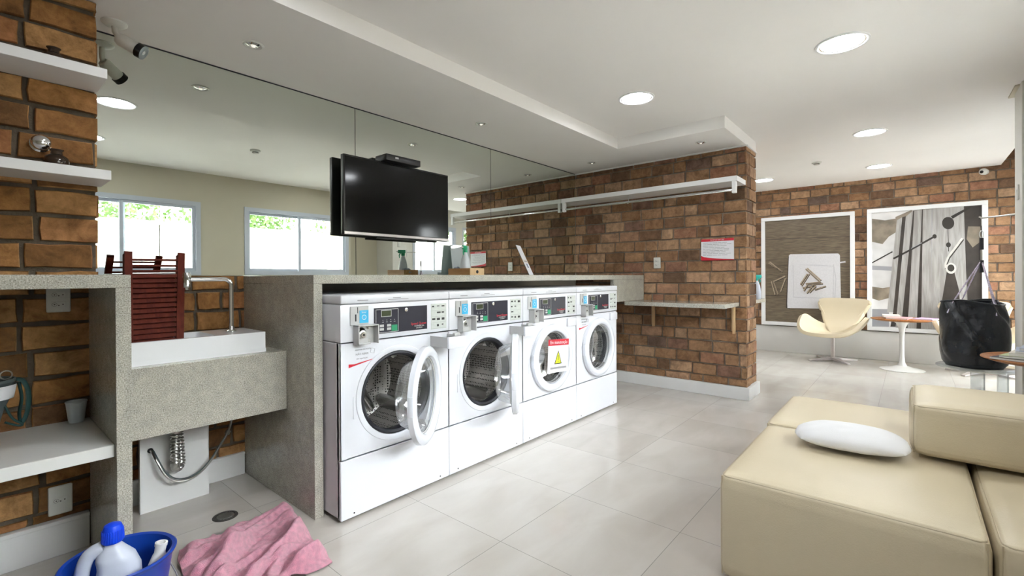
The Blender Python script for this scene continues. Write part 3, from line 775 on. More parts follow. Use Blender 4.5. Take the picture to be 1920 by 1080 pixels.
    for xx in (.218, .262):
        for zz in (.926, .944): kp.box(xx, xx + .024, -.0112, -.0093, zz, zz + .013)
    for k in range(4): kp.box(.232 + k * .024, .242 + k * .024, -.0108, -.0093, .968, .970); kp.cyl((.237 + k * .024, -.0094, .979), (.237 + k * .024, -.0108, .979), .002, 6)
    kp.build('keypad', ['grey_plastic', 'display_green', 'print_green'], t, smooth=0)
    m = MB(); m.lathe([(0, -.016), (.005, -.016), (.011, -.014), (.011, -.009)], (.384, 0, 1.027), 'y', 16); m.build('panel_lock', 'chrome', t)
    m = MB(); m.mi = 0; text_into(m, 'Speed Queen', .0195, at_front(.470, -.0098, .9455)); m.mi = 1; text_into(m, 'COMMERCIAL', .0115, at_front(.474, -.0098, .932), .95); text_into(m, 'LAUNDRY', .010, at_front(.474, -.0098, .9215))
    m.build('panel_lettering', ['print_red', 'grey_plastic'], t, smooth=0)
    m = MB(); m.mi = 0; m.box(.561, .676, -.0075, -.0055, .902, 1.049); m.mi = 1
    rn = random.Random(int(x0 * 100))
    for k in range(4):
        for j in range(3): 
            if rn.random() < .8: m.box(.568 + j * .036, .568 + j * .036 + rn.uniform(.012, .028), -.0085, -.0073, 1.036 - k * .036 - rn.uniform(.002, .012), 1.038 - k * .036)
        m.mi = 2; m.box(.566, .671, -.0080, -.0073, 1.008 - k * .034, 1.0088 - k * .034); m.mi = 1
    m.build('instruction_label', ['print_label', 'print_black', 'print_grey'], t, smooth=0)
    # dispenser drawer
    dr = -.145 * drawer_out
    m = MB(); m.mi = 0; m.box(.560, .690, dr - .014, dr + .002, .803, .868, .003, 2)
    m.mi = 1
    if drawer_out:
        m.box(.560, .564, dr, 0, .808, .866); m.box(.686, .690, dr, 0, .808, .866); m.box(.564, .686, dr, 0, .806, .812); m.box(.60, .604, dr, 0, .812, .85)
        m.box(.625, .67, dr + .01, dr + .03, .866, .884, .003, 1)
    m.build('detergent_drawer', ['enamel', 'grey_plastic'], t)
    if sticker:
        m = MB(); m.mi = 0
        k = .045
        m.face([(k, -.0012, .775), (k, -.0012, .757), (k + .03, -.0012, .763), (k + .145, -.0012, .785), (k + .145, -.0012, .787), (k + .03, -.0012, .772)])
        m.mi = 1; text_into(m, 'ABERTURA DA PORTA', .0105, at_front(k + .08, -.0014, .840), .85); text_into(m, 'NÃO ABRIR', .014, at_front(k + .075, -.0014, .818)); text_into(m, 'em operação', .012, at_front(k + .075, -.0014, .797))
        c = Vector((k + .135, -.0014, .828))
        for a_ in range(4):
            p, q = [c + Vector((.016 * cos(pi / 2 * b_ + .5), 0, .016 * sin(pi / 2 * b_ + .5))) for b_ in (a_, a_ + 1)]
            m.tube([p, q], .0007, 4)
        m.build('door_sticker', ['print_red', 'print_grey'], t, smooth=0)
    m = MB(); m.box(.068, .082, -.003, 0, .50, .61, .001, 1); m.build('latch_plate', 'enamel', t)
    # gasket + drum
    m = MB(); m.lathe([(R_ - .002, .0), (R_ - .004, -.006), (R_ - .012, -.008), (R_ - .022, 0), (R_ - .026, .02), (R_ - .02, .05), (R_ - .006, .06)], (cx_, .006, cz_), 'y', 72)
    m.build('door_gasket', 'rubber', t)
    m = MB(); m.lathe([(R_ - .022, .06), (R_ + .01, .075), (R_ + .012, .40)], (cx_, 0, cz_), 'y', 72); dm = m.build('drum', 'drum_perforated', t)
    m = MB(); m.lathe([(R_ + .012, .40), (R_ - .02, .415), (.14, .42), (.06, .405), (0, .40)], (cx_, 0, cz_), 'y', 72); m.build('drum_back', 'drum_perforated', dm)
    for k in range(3):
        m = MB()
        a = 2 * pi * k / 3 + pi + (.35 if x0 < 1.5 else 0)
        d = Vector((cos(a), 0, sin(a))); tt = Vector((-sin(a), 0, cos(a)))
        c = Vector((cx_, 0, cz_))
        prof = [(-.045, 0), (-.022, .05), (0, .062), (.022, .05), (.045, 0)]
        r_ = R_ + .010
        A = [m.bm.verts.new(c + d * (r_ - h) + tt * w2 + Vector((0, .085, 0))) for w2, h in prof]
        B = [m.bm.verts.new(c + d * (r_ - h * .95) + tt * w2 + Vector((0, .40, 0))) for w2, h in prof]
        for i in range(4): m.bm.faces.new((A[i], A[i + 1], B[i + 1], B[i]))
        m.bm.faces.new(A)
        m.build('lifter', 'drum_steel_smooth', dm)
    m = MB()
    for k in range(3):
        a = 2 * pi * k / 3 + pi
        d = Vector((cos(a), 0, sin(a))); c = Vector((cx_, 0, cz_))
        m.tube([c + Vector((0, .40, 0)) + d * .03, c + Vector((0, .405, 0)) + d * (R_ - .01)], [.04, .03], 10, flat=.35)
    m.lathe([(0, .385), (.045, .39), (.055, .41)], (cx_, 0, cz_), 'y', 30)
    m.build('drum_spider', 'drum_steel_smooth', dm)
    # door: built closed around its own centre, then turned about the hinge
    hx = cx_ + .262
    d_e = bpy.data.objects.new('door', None); COL.objects.link(d_e); d_e.parent = t; d_e.location = (hx, -.004, cz_); d_e.rotation_euler = (0, 0, door_ang)
    o = (-.262 + (0 if door_ang else .006), 0, 0)
    ro, ri = .252, .196
    m = MB(); m.lathe([(ri, -.020), (ri + .006, -.036), (ri + .02, -.042), (ro - .012, -.040), (ro, -.030), (ro + .001, -.004), (ro - .01, 0), (ri + .008, 0), (ri, -.020)], o, 'y', 80)
    m.build('door_ring', 'door_plastic', d_e)
    m = MB(); m.lathe([(ri + .002, -.018), (ri - .004, .0), (ri - .012, .04), (ri - .03, .085), (.12, .105), (.06, .112), (0, .114)], o, 'y', 64)
    m.build('door_glass', 'door_glass', d_e)
    m = MB(); m.lathe([(ri + .012, .001), (ri + .001, .004), (ri - .006, .012), (ri - .009, .012)], o, 'y', 64); m.lathe([(ri - .001, -.018), (ri - .006, -.014), (ri - .001, -.010)], o, 'y', 64)
    m.build('glass_seal', 'grey_plastic', d_e)
    m = MB(); m.box(-.014, .006, -.012, .003, -.05, .05, .002, 1); m.build('hinge', 'grey_plastic', d_e)
    m = MB(); m.box(-.515, -.497, -.034, -.006, -.05, .05, .004, 2); m.build('door_handle', 'door_plastic', d_e)
    return t
washer(1.178, 'white coin-operated front-load washer nearest the sink, door ajar with detergent drawer out', radians(34), 1.0)
washer(1.877, 'white coin-operated front-load washer second from the sink, its door wide ajar', radians(38.5), .85, sticker=False)
washer(2.578, 'white coin-operated front-load washer, door closed, with a red and white maintenance notice', 0, 0, sticker=False)
washer(3.277, 'white coin-operated front-load washer farthest from the sink, door closed without notice', 0, 0)
# maintenance notice stuck on the third washer door
t = thing('maintenance_notice', 'red and white notice with yellow warning triangle on a washer door', 'sign', (2.578 + .352, YW - .062, .592), 0)
t.rotation_euler = (0, radians(4), 0)
m = MB(); m.box(-.135, .135, -.0012, 0, -.115, .135); m.build('sheet', 'print_white', t, smooth=0)
m = MB(); m.mi = 0; m.box(-.135, .135, -.0022, -.001, .088, .135); m.mi = 1; text_into(m, 'Em manutenção', .036, at_front(0, -.0026, .1115), .98)
m.build('header', ['print_red', 'print_white'], t, smooth=0)
m = MB(); m.mi = 0; m.face([(-.052, -.0018, -.052), (.046, -.0018, -.052), (-.003, -.0018, .052)]); m.mi = 1; m.face([(-.042, -.0022, -.046), (.036, -.0022, -.046), (-.003, -.0022, .038)])
m.mi = 0; m.box(-.006, .0, -.0028, -.002, -.022, .014); m.box(-.006, .0, -.0028, -.002, -.036, -.030); m.build('warning_triangle', ['print_black', 'print_yellow'], t, smooth=0)
m = MB(); m.box(-.10, .11, -.0022, -.001, -.088, -.073); m.build('footer_bar', 'print_grey', t, smooth=0)

# ------------------------------------------------------------------ television
t = thing('television', 'large black flat-screen television mounted in front of the mirror', 'television', (0, 0, 0))
m = MB(); m.box(1.742, 2.724, 3.045, 3.085, 1.512, 2.083, .004, 2); m.build('housing', 'black_plastic', t)
m = MB(); m.box(1.754, 2.712, 3.0425, 3.0455, 1.538, 2.070); m.build('screen', 'tv_screen', t, smooth=0)
m = MB(); m.box(1.744, 2.722, 3.040, 3.046, 1.514, 1.534, .001, 1); m.build('lower_trim', 'silver_trim', t)
m = MB(); m.box(2.02, 2.50, 3.06, 3.08, 1.498, 1.512, .002, 1); m.build('sensor_bar', 'black_plastic', t)
m = MB(); m.box(2.10, 2.36, 3.085, 3.141, 1.70, 1.92, .003, 1); m.build('wall_mount', 'black_plastic', t)
t = thing('set_top_box', 'black set-top box sitting on top of the television', 'set-top box', (0, 0, 0))
m = MB(); m.box(2.05, 2.37, 2.975, 3.12, 2.084, 2.132, .004, 2); m.build('casing', 'black_plastic', t)
m = MB(); m.box(2.13, 2.16, 2.9742, 2.9755, 2.105, 2.118); m.build('logo_plate', 'grey_plastic', t, smooth=0)

# ------------------------------------------------------------------ things on the counter
t = thing('wooden_box', 'low open wooden box on the granite counter', 'box', (2.545, 2.600, 1.2175))
m = MB(); bw, bd, bh = .155, .25, .055
m.mi = 0; m.box(0, .009, 0, bd, 0, bh, .001, 1); m.box(bw - .009, bw, 0, bd, 0, bh, .001, 1); m.box(.009, bw - .009, bd - .009, bd, 0, bh, .001, 1); m.box(.009, bw - .009, .009, bd - .009, 0, .006)
m.build('tray', 'wood_box', t)
m = MB(); m.box(.0, bw, -.004, .006, 0, bh + .001, .001, 1); m.build('lit_end_board', 'wood_pale', t)  # same wood as the tray; brighter light on this end is painted in
m = MB(); m.lathe([(0, -.0055), (.013, -.0055), (.013, -.0038)], (.077, 0, .027), 'y', 20); m.build('finger_hole', 'rubber', t)
def spray_bottle(name, label, loc, rz, body, trig, s=1.0):
    t = thing(name, label, 'spray bottle', loc, rz)
    m = MB(); m.lathe([(0, 0), (.034 * s, 0), (.038 * s, .006 * s), (.038 * s, .07 * s), (.030 * s, .12 * s), (.015 * s, .165 * s), (.0125 * s, .18 * s), (0, .18 * s)], seg=28); m.build('bottle', body, t)
    m = MB(); m.lathe([(.015 * s, .170 * s), (.0165 * s, .172 * s), (.0165 * s, .192 * s), (.008 * s, .195 * s)], seg=20); m.box(-.045 * s, .022 * s, -.010 * s, .010 * s, .192 * s, .222 * s, .005 * s, 2); m.build('spray_head', trig, t)
    m = MB(); m.tube([(-.022 * s, 0, .195 * s), (-.034 * s, 0, .175 * s), (-.030 * s, 0, .150 * s)], [.006 * s, .005 * s, .004 * s], 8); m.build('trigger', trig, t)
    m = MB(); m.cyl((-.044 * s, 0, .207 * s), (-.056 * s, 0, .207 * s), .007 * s, 10); m.build('nozzle', 'white_paint', t)
spray_bottle('spray_bottle', 'clear spray bottle with green trigger standing in the wooden box', (2.622, 2.730, 1.224), radians(20), 'clear_plastic_body', 'green_plastic', 1.05)
spray_bottle('spray_bottle', 'white spray bottle with teal trigger on the shelf beyond the partition', (5.70, 1.300, .9455), radians(130), 'bottle_white', 'teal_plastic', 1.2)
m = MB()
def blob(u, v):
    a = 2 * pi * u; b = pi * v
    r = .038 * (1 + .35 * noise.noise(Vector((cos(a) * sin(b) * 2.3, sin(a) * sin(b) * 2.3, cos(b) * 2.3 + 4))))
    return Vector((r * cos(a) * sin(b), r * 1.2 * sin(a) * sin(b), .028 + r * .8 * -cos(b)))
m.grid(blob, 28, 16, True); tag(m.build('crumpled_cloth', 'cloth_grey', loc=(2.605, 2.803, 1.2270)), 'crumpled blue-grey cloth lying in the wooden box', 'cloth')
t = thing('leaflet_holder', 'pale grey acrylic leaflet holder standing behind the wooden box', 'leaflet holder', (2.905, 3.06, 1.2175), 0)
m = MB(); m.box(-.115, .115, -.0015, .0015, 0, .275, mtx=Matrix.Rotation(radians(-8), 4, 'X')); m.build('back_sheet', 'acrylic_frosted', t, smooth=0)
m = MB(); m.box(-.112, .112, -.05, .03, 0, .003); m.box(-.112, .112, -.05, -.047, .003, .03); m.build('foot', 'acrylic', t, smooth=0)
t = thing('sign_holder', 'slanted acrylic sign holder with a white printed sheet near the partition', 'sign holder', (3.262, 2.575, 1.2175), radians(24))
R8 = Matrix.Rotation(radians(-25), 4, 'X')
m = MB(); m.mi = 0; m.box(0, .15, 0, .0022, .003, .30, mtx=R8); m.build('sheet', 'print_white', t, smooth=0)
m = MB(); m.mi = 0; m.box(.03, .12, -.0012, -.0002, .135, .142, mtx=R8); m.mi = 1; m.box(.05, .10, -.0012, -.0002, .075, .115, mtx=R8); m.mi = 2; m.box(.002, .148, -.001, -.0001, .125, .155, mtx=R8)
m.build('sheet_print', ['print_grey', 'cloth_grey', 'mag_cream'], t, smooth=0)
m = MB(); m.box(0, .15, 0.0, .10, 0, .003); m.box(0, .15, .0025, .0045, .002, .305, mtx=R8); m.build('holder', 'acrylic', t, smooth=0)

# notice on the partition
t = thing('wall_notice', 'white notice with red top and bottom bands on the brick partition', 'sign', (XP - .0135, 1.4685, 1.467))
m = MB(); m.mi = 0; m.box(-.003, 0, -.156, .156, -.107, .107); m.build('sheet', 'print_white', t, smooth=0)
m = MB(); m.mi = 0; m.box(-.004, -.0028, -.156, .156, .083, .107)
N_ = 14
top_ = [(.156 - .312 * k / N_, -.107 + .042 * (1 - (k / N_) ** .45) * 1.0 + .006) for k in range(N_ + 1)]
for (a, b), (c, d) in zip(top_, top_[1:]): m.face([(-.0036, a, -.107), (-.0036, c, -.107), (-.0036, c, d), (-.0036, a, b)])
m.mi = 1; text_into(m, 'NORMAS DE USO', .017, at_facex(-.0045, 0, .095))
m.build('red_bands', ['print_red', 'print_white'], t, smooth=0)
m = MB(); rn = random.Random(2)
for k in range(9):
    z = .066 - k * .0155; y = .14
    while y > -.10 + rn.uniform(0, .06):
        l = rn.uniform(.02, .06); m.box(-.0036, -.0029, y - l, y, z, z + .0035); y -= l + .006
m.build('text_lines', 'print_grey', t, smooth=0)

# ------------------------------------------------------------------ cup and hanging caddy in the niche
m = MB(); m.lathe([(0, .001), (.024, .001), (.026, .004), (.035, .086), (.037, .088), (.037, .093), (.034, .092), (.025, .012), (0, .010)], (.313, 2.765, .5785), seg=32)
tag(m.build('plastic_cup', 'cup_grey'), 'pale grey plastic cup on the white shelf in the niche', 'cup')
t = thing('peg_caddy', 'grey tapered caddy with white label and green strap in the niche', 'caddy', (.045, 2.60, .5785))
m = MB(); m.lathe([(0, .03), (.026, .03), (.048, .13), (.074, .20), (.078, .236), (.082, .240), (.082, .250), (.076, .250), (.070, .205), (.044, .135), (0, .05)], seg=40); m.build('tub', 'bin_grey', t)
m = MB(); m.lathe([(.0755, .178), (.0835, .229)], seg=24, a0=-pi * .75, a1=pi * .10); m.build('white_label', 'print_white', t)
m = MB(); m.lathe([(0, 0), (.018, 0), (.016, .02), (.030, .04), (.032, .055), (.022, .062), (0, .062)], seg=24); m.build('orange_foot', 'orange_plastic', t)
loop = smooth_path([Vector(p) for p in ((.070, 0, .244), (.098, -.01, .235), (.114, -.01, .18), (.108, -.01, .11), (.094, -.01, .075), (.088, -.008, .11), (.095, -.006, .17), (.088, 0, .23))])
m = MB(); m.tube(loop, .009, 8, flat=.5); m.tube(smooth_path([Vector(p) for p in ((.05, -.02, .15), (.07, -.03, .10), (.095, -.02, .072), (.085, -.02, .068), (.05, -.03, .09))]), .004, 8); m.build('strap', 'green_strap', t)
m = MB(); m.tube([(.055 + .016 * cos(a), .0, .262 + .016 * sin(a)) for a in [2 * pi * k / 16 for k in range(16)]], .0025, 6, closed=True); m.build('ring', 'steel', t)

# ------------------------------------------------------------------ bucket, bottles, towel
t = thing('bucket', 'blue plastic bucket on the floor holding two bottles', 'bucket', (.328, 1.995, 0))
m = MB(); m.lathe([(0, 0), (.100, 0), (.105, .006), (.144, .262), (.146, .268), (.152, .272), (.155, .280), (.150, .284), (.141, .280), (.101, .010), (0, .008)], seg=72); m.build('pail', 'blue_plastic', t)
m = MB()
hp_ = [Vector((.158 * cos(a) * 1.0, .158 * sin(a), .262 - .20 * sin((a + .5) / (pi) * pi) if False else .262)) for a in (0,)]
arc = []
for k in range(25):
    a = pi * k / 24
    arc.append(Matrix.Rotation(radians(-105), 4, 'Z') @ Vector((.163 * cos(a), .163 * sin(a) * .80 + .008, .262 - .158 * sin(a))))
# handle fallen to the outside
arc = [Matrix.Rotation(radians(-125), 4, 'Z') @ Vector((.159 * cos(a), .159 * sin(a) + .006, .262 - .17 * sin(a))) for a in [pi * k / 24 for k in range(25)]]
m.tube(arc, .0028, 8); m.build('handle', 'steel', t)
def jug():
    t = thing('detergent_bottle', 'white detergent bottle with a blue cap standing in the bucket', 'bottle', (.312, 2.000, .012), radians(-20))
    t.scale = (1.12, 1.12, 1.17)
    m = MB()
    # flattened body with hollow handle: grid lofted body plus handle tube
    def body(u, v):
        a = 2 * pi * u
        hs = [(0, .062, .040), (.02, .068, .043), (.16, .068, .043), (.20, .066, .041), (.235, .052, .036), (.258, .030, .026), (.272, .018, .018), (.285, .0165, .0165)]
        x = v * (len(hs) - 1); i = min(int(x), len(hs) - 2); f = x - i
        z = hs[i][0] * (1 - f) + hs[i + 1][0] * f; rx = hs[i][1] * (1 - f) + hs[i + 1][1] * f; ry = hs[i][2] * (1 - f) + hs[i + 1][2] * f
        c, s_ = cos(a), sin(a); e = .75
        px = math.copysign(abs(c) ** e, c) * rx; py_ = math.copysign(abs(s_) ** e, s_) * ry
        # waist where the handle sits
        if px < 0 and .15 < z < .255: px *= 1 - .45 * math.sin((z - .15) / .105 * pi)
        return Vector((px, py_, z))
    m.grid(body, 48, 28, True)
    m.face([body(k / 48, 0) for k in range(48)])
    m.build('body', 'bottle_white', t)
    m = MB(); m.tube(smooth_path([Vector((-.020, 0, .268)), Vector((-.055, 0, .250)), Vector((-.070, 0, .20)), Vector((-.064, 0, .15)), Vector((-.045, 0, .13))]), [.019] * 17 + [.018] * 16, 14, flat=.9); m.build('grip', 'bottle_white', t)
    m = MB()
    n = 28
    m.lathe([(.024, .278), (.026, .282), (.025, .312), (.020, .325), (.010, .330), (0, .331)], seg=36)
    for k in range(n):
        a = 2 * pi * k / n; m.tube([(.0258 * cos(a), .0258 * sin(a), .282), (.0248 * cos(a), .0248 * sin(a), .313)], .0014, 4)
    m.build('cap', 'blue_cap', t)
    m = MB(); m.box(-.030, .052, -.0465, -.043, .03, .175, .001, 1); m.build('label', 'bottle_label', t)
jug()
t = thing('bleach_bottle', 'small white bottle without a cap leaning in the bucket', 'bottle', (.398, 1.985, .0085))
t.rotation_euler = (radians(2), radians(8), 0)
m = MB(); m.lathe([(0, 0), (.026, 0), (.030, .005), (.031, .17), (.029, .205), (.020, .242), (.0165, .250), (.0165, .272), (.0185, .273), (.0185, .284), (.013, .284), (.013, .26), (0, .25)], seg=32); m.build('body', 'white_paint', t)

t = None
m = MB()
c00, c10, c11, c01 = Vector((.60, 2.44, 0)), Vector((1.085, 2.50, 0)), Vector((.985, 1.84, 0)), Vector((.515, 1.90, 0))
def towel(u, v):
    p = (c00 * (1 - u) + c10 * u) * (1 - v) + (c01 * (1 - u) + c11 * u) * v
    p = p + Vector((.018 * noise.noise(Vector((u * 4, v * 4, 1.3))), .03 * noise.noise(Vector((u * 5, v * 4, 7.1))), 0))
    if v < .12: p.y -= .05 * (1 - v / .12) * abs(noise.noise(Vector((u * 4.2, 3.3, 0)))) * 2
    q = Vector((p.x * 3.2, p.y * 3.2, .4)); wv = noise.noise(q) * .42
    z = .012
    for (a, k, amp, ph, sh) in ((radians(58), 33, .058, .4, 6), (radians(74), 52, .034, 1.7, 4), (radians(38), 24, .050, 2.2, 9), (radians(-30), 40, .012, .9, 3), (radians(64), 85, .016, .3, 2)):
        s_ = sin(k * (p.x * cos(a) - p.y * sin(a)) + ph + wv * 9)
        msk = .35 + .9 * max(0, noise.noise(Vector((p.x * 2.6 + k, p.y * 2.6, k * .1))) + .25)
        z += amp * msk * (.5 + .5 * s_) ** sh
    z += .03 * math.exp(-((u - .93) ** 2) / .012 - ((v - .18) ** 2) / .05)
    z += .0025 * noise.noise(p * 60)
    e = min(u, 1 - u, v, 1 - v)
    z *= min(1, .35 + e * 9)
    return Vector((p.x, p.y, z + .003))
m.grid(towel, 190, 230)
o = m.build('towel', 'towel_pink', solid=.004, off=1)
tag(o, 'crumpled pink terry towel lying on the floor beside the bucket', 'towel')

# ------------------------------------------------------------------ sofa
def rbox(mb, x0, x1, y0, y1, z0, z1, r=.035, puff=.009):
    t = bmesh.new(); bmesh.ops.create_cube(t, size=1)
    for v in t.verts: v.co = Vector((x0 + (v.co.x + .5) * (x1 - x0), y0 + (v.co.y + .5) * (y1 - y0), z0 + (v.co.z + .5) * (z1 - z0)))
    bmesh.ops.subdivide_edges(t, edges=t.edges[:], cuts=9, use_grid_fill=True)
    cx_, cy_, cz_ = (x0 + x1) / 2, (y0 + y1) / 2, (z0 + z1) / 2
    hx, hy, hz = (x1 - x0) / 2, (y1 - y0) / 2, (z1 - z0) / 2
    # move grid lines so that one hugs each edge, then round
    def remap(q, h):
        s_ = abs(q) / h; k = round(s_ * 5) if False else s_
        tb = [0, .2, .4, .6, .8, 1.0]
        tg = [0, .35, .68, 1 - r / h * 1.15, 1 - r / h * .45, 1.0]
        for i in range(5):
            if tb[i] <= s_ + 1e-6 <= tb[i + 1] + 2e-6:
                f = (s_ - tb[i]) / (tb[i + 1] - tb[i]); return math.copysign((tg[i] * (1 - f) + tg[i + 1] * f) * h, q)
        return q
    for v in t.verts:
        q = Vector((remap(v.co.x - cx_, hx), remap(v.co.y - cy_, hy), remap(v.co.z - cz_, hz)))
        inn = Vector((max(-hx + r, min(hx - r, q.x)), max(-hy + r, min(hy - r, q.y)), max(-hz + r, min(hz - r, q.z))))
        d = q - inn
        if d.length > 1e-6: q = inn + d.normalized() * r
        a, b, c = q.x / hx, q.y / hy, q.z / hz
        pz = puff * (1 - a * a) * (1 - b * b); 
        if c > .9: q.z += pz * 1.5
        if abs(a) > .93: q.x += math.copysign(.3 * puff * (1 - b * b) * (1 - c * c), a)
        if abs(b) > .93: q.y += math.copysign(.3 * puff * (1 - a * a) * (1 - c * c), b)
        v.co = q + Vector((cx_, cy_, cz_))
    bmesh.ops.subdivide_edges(t, edges=t.edges[:], cuts=1, use_grid_fill=True, smooth=1.0)
    mb.merge(t)
def seam_loop(mb, pts, r=.0028): mb.tube(pts, r, 6, closed=True)
def sofa_block(name, label, x0, x1, y0, y1, z0, z1, r=.04):
    t = thing(name, label, 'sofa', ((x0 + x1) / 2, (y0 + y1) / 2, z0), 0, 'cream sofa modules')
    cx_, cy_ = (x0 + x1) / 2, (y0 + y1) / 2; hx, hy, h = (x1 - x0) / 2, (y1 - y0) / 2, z1 - z0
    m = MB(); rbox(m, -hx, hx, -hy, hy, .0, h, r); m.build('cushion_body', 'leather_cream', t, smooth=60)
    m = MB(); e = r * .30; k = r * .9
    P_ = []
    zz = h - e
    for (sx, sy) in ((1, 1), (-1, 1), (-1, -1), (1, -1)):
        a0 = {(1, 1): 0, (-1, 1): 90, (-1, -1): 180, (1, -1): 270}[(sx, sy)]
        for q in range(5):
            a = radians(a0 + q * 22.5); P_.append((sx * (hx - k) + cos(a) * (k - e), sy * (hy - k) + sin(a) * (k - e), zz))
    P2 = []
    for i in range(len(P_)):
        p, q = Vector(P_[i]), Vector(P_[(i + 1) % len(P_)]); n = max(1, int((p - q).length / .05))
        for j in range(n): P2.append(p.lerp(q, j / n))
    seam_loop(m, P2)
    for (sx, sy) in ((-1, 1), (-1, -1), (1, 1)):
        m.tube([(sx * (hx - e), sy * (hy - e), e), (sx * (hx - e), sy * (hy - e), h - e)], .0028, 6)
    m.build('piping', 'piping_cream', t)
    return t
sofa_block('sofa_module', 'large cream leather sofa block in the foreground with a white pillow on it', 1.947, 2.786, -.186, .588, 0, .417, .044)
sofa_block('sofa_module', 'cream leather sofa block behind the block with the pillow', 2.792, 3.552, -.186, .600, 0, .42, .045)
sofa_block('sofa_module', 'cream leather seat block at the lower right corner of the photo', 1.958, 2.786, -.69, -.192, 0, .417, .044)
sofa_block('sofa_module', 'cream leather block under the rear of the raised backrest cushion', 2.792, 3.552, -.69, -.192, 0, .42, .045)
sofa_block('bolster_cushion', 'raised cream leather backrest cushion resting on the sofa blocks', 2.600, 3.12, -.69, .005, .434, .660, .050)
# pillow
t = None; m = MB()
def pil(sgn):
    def f(u, v):
        a, b = u * 2 - 1, v * 2 - 1
        e = (1 - abs(a) ** 2.4) * (1 - abs(b) ** 2.4)
        h = .066 * max(0, e) ** .52
        wv = 1 - .10 * (1 - abs(b) ** 2) * abs(a) ** 3 
        x = a * .155 * (1 - .12 * (1 - a * a) * 0 - .10 * (1 - b * b) * 0) * (1 - .13 * (1 - abs(b)) * 0)
        pinch = 1 - .12 * (1 - b * b) * abs(a) ** 4; pinch2 = 1 - .12 * (1 - a * a) * abs(b) ** 4
        q = Vector((a * .172 * math.sqrt(1 - .44 * b * b), b * .240 * math.sqrt(1 - .26 * a * a), 0))
        z = sgn * h * (1 if sgn > 0 else .55) + .003 * noise.noise(Vector((a * 3, b * 3, sgn)))
        return Vector((q.x, q.y, z + .044))
    return f
m.grid(pil(1), 40, 50); m.grid(pil(-1), 40, 50)
bmesh.ops.remove_doubles(m.bm, verts=m.bm.verts[:], dist=.0015)
o = m.build('pillow', 'pillow_cotton', loc=(2.560, .207, .4300), smooth=80); o.rotation_euler = (0, 0, radians(6)); o.scale = (.88, .87, .92)
tag(o, 'white cotton pillow lying on the front sofa block', 'pillow')

# ------------------------------------------------------------------ swan chairs
def bez(p0, p1, p2, t_): return p0 * (1 - t_) ** 2 + p1 * 2 * t_ * (1 - t_) + p2 * t_ ** 2
def swan(label, loc, rz):
    t = thing('lounge_chair', label, 'armchair', loc, rz, 'cream swivel shell chairs')
    rim = [(0, .375, .405), (.16, .37, .41), (.29, .325, .435), (.385, .24, .50), (.435, .12, .60), (.448, .0, .665), (.42, -.09, .655), (.335, -.145, .590), (.235, -.18, .535), (.150, -.215, .508),
           (.165, -.245, .585), (.235, -.285, .69), (.315, -.325, .80), (.360, -.35, .865), (.32, -.37, .905), (.16, -.385, .918), (0, -.39, .918)]
    full = [Vector(p) for p in rim] + [Vector((-p[0], p[1], p[2])) for p in rim[-2:0:-1]]
    # smooth the closed loop
    n0 = len(full); loop_ = []
    for i in range(n0):
        p0, p1, p2, p3 = full[i - 1], full[i], full[(i + 1) % n0], full[(i + 2) % n0]
        for k in range(4):
            q = k / 4
            loop_.append(.5 * ((2 * p1) + (p2 - p0) * q + (2 * p0 - 5 * p1 + 4 * p2 - p3) * q ** 2 + (3 * p1 - p0 - 3 * p2 + p3) * q ** 3))
    c = Vector((0, .02, .405)); NR = 14
    m = MB(); rings = []
    for j in range(1, NR + 1):
        f = j / NR; R__ = []
        for p in loop_:
            if p.y < -.19 and p.z > .52: ctrl = Vector((p.x * .55, -.24, .40 + .02))
            else: ctrl = Vector((p.x * .80, p.y * .80 + .004, .385))
            R__.append(m.bm.verts.new(bez(c, ctrl, p, f)))
        rings.append(R__)
    cv = m.bm.verts.new(c); L_ = len(loop_)
    for i in range(L_): m.bm.faces.new((cv, rings[0][i], rings[0][(i + 1) % L_]))
    for A, B in zip(rings, rings[1:]):
        for i in range(L_): m.bm.faces.new((A[i], B[i], B[(i + 1) % L_], A[(i + 1) % L_]))
    o = m.build('seat_shell', 'leather_chair', t, smooth=180, solid=.05, off=0)
    o.scale = (.91, .92, .945)
    md = o.modifiers.new('b', 'BEVEL'); md.width = .018; md.segments = 3; md.limit_method = 'ANGLE'; md.angle_limit = radians(50)
    m = MB(); m.cyl((0, .0, .03), (0, .0, .36), .026, 24); m.build('column', 'silver_trim', t)
    m = MB()
    for k in range(4):
        a = pi / 4 + pi / 2 * k + radians(12); d = Vector((cos(a), sin(a), 0)); s_ = Vector((-sin(a), cos(a), 0))
        A = [m.bm.verts.new(d * .02 + s_ * x + Vector((0, 0, z))) for x, z in ((-.035, .02), (.035, .02), (.035, .055), (-.035, .055))]
        B = [m.bm.verts.new(d * .33 + s_ * x + Vector((0, 0, z))) for x, z in ((-.022, .004), (.022, .004), (.022, .018), (-.022, .018))]
        for i in range(4): m.bm.faces.new((A[i], A[(i + 1) % 4], B[(i + 1) % 4], B[i]))
        m.bm.faces.new(A); m.bm.faces.new(B[::-1])
        m.cyl(d * .315 + Vector((0, 0, 0)), d * .315 + Vector((0, 0, .006)), .014, 12)
    m.build('star_base', 'silver_trim', t)
    return t
swan('cream leather swan-shaped swivel chair in front of the left picture', (7.93, .835, 0), radians(90 - 18))
swan('cream leather swan-shaped swivel chair mostly hidden behind the black bag', (7.95, -.63, 0), radians(90 + 4))

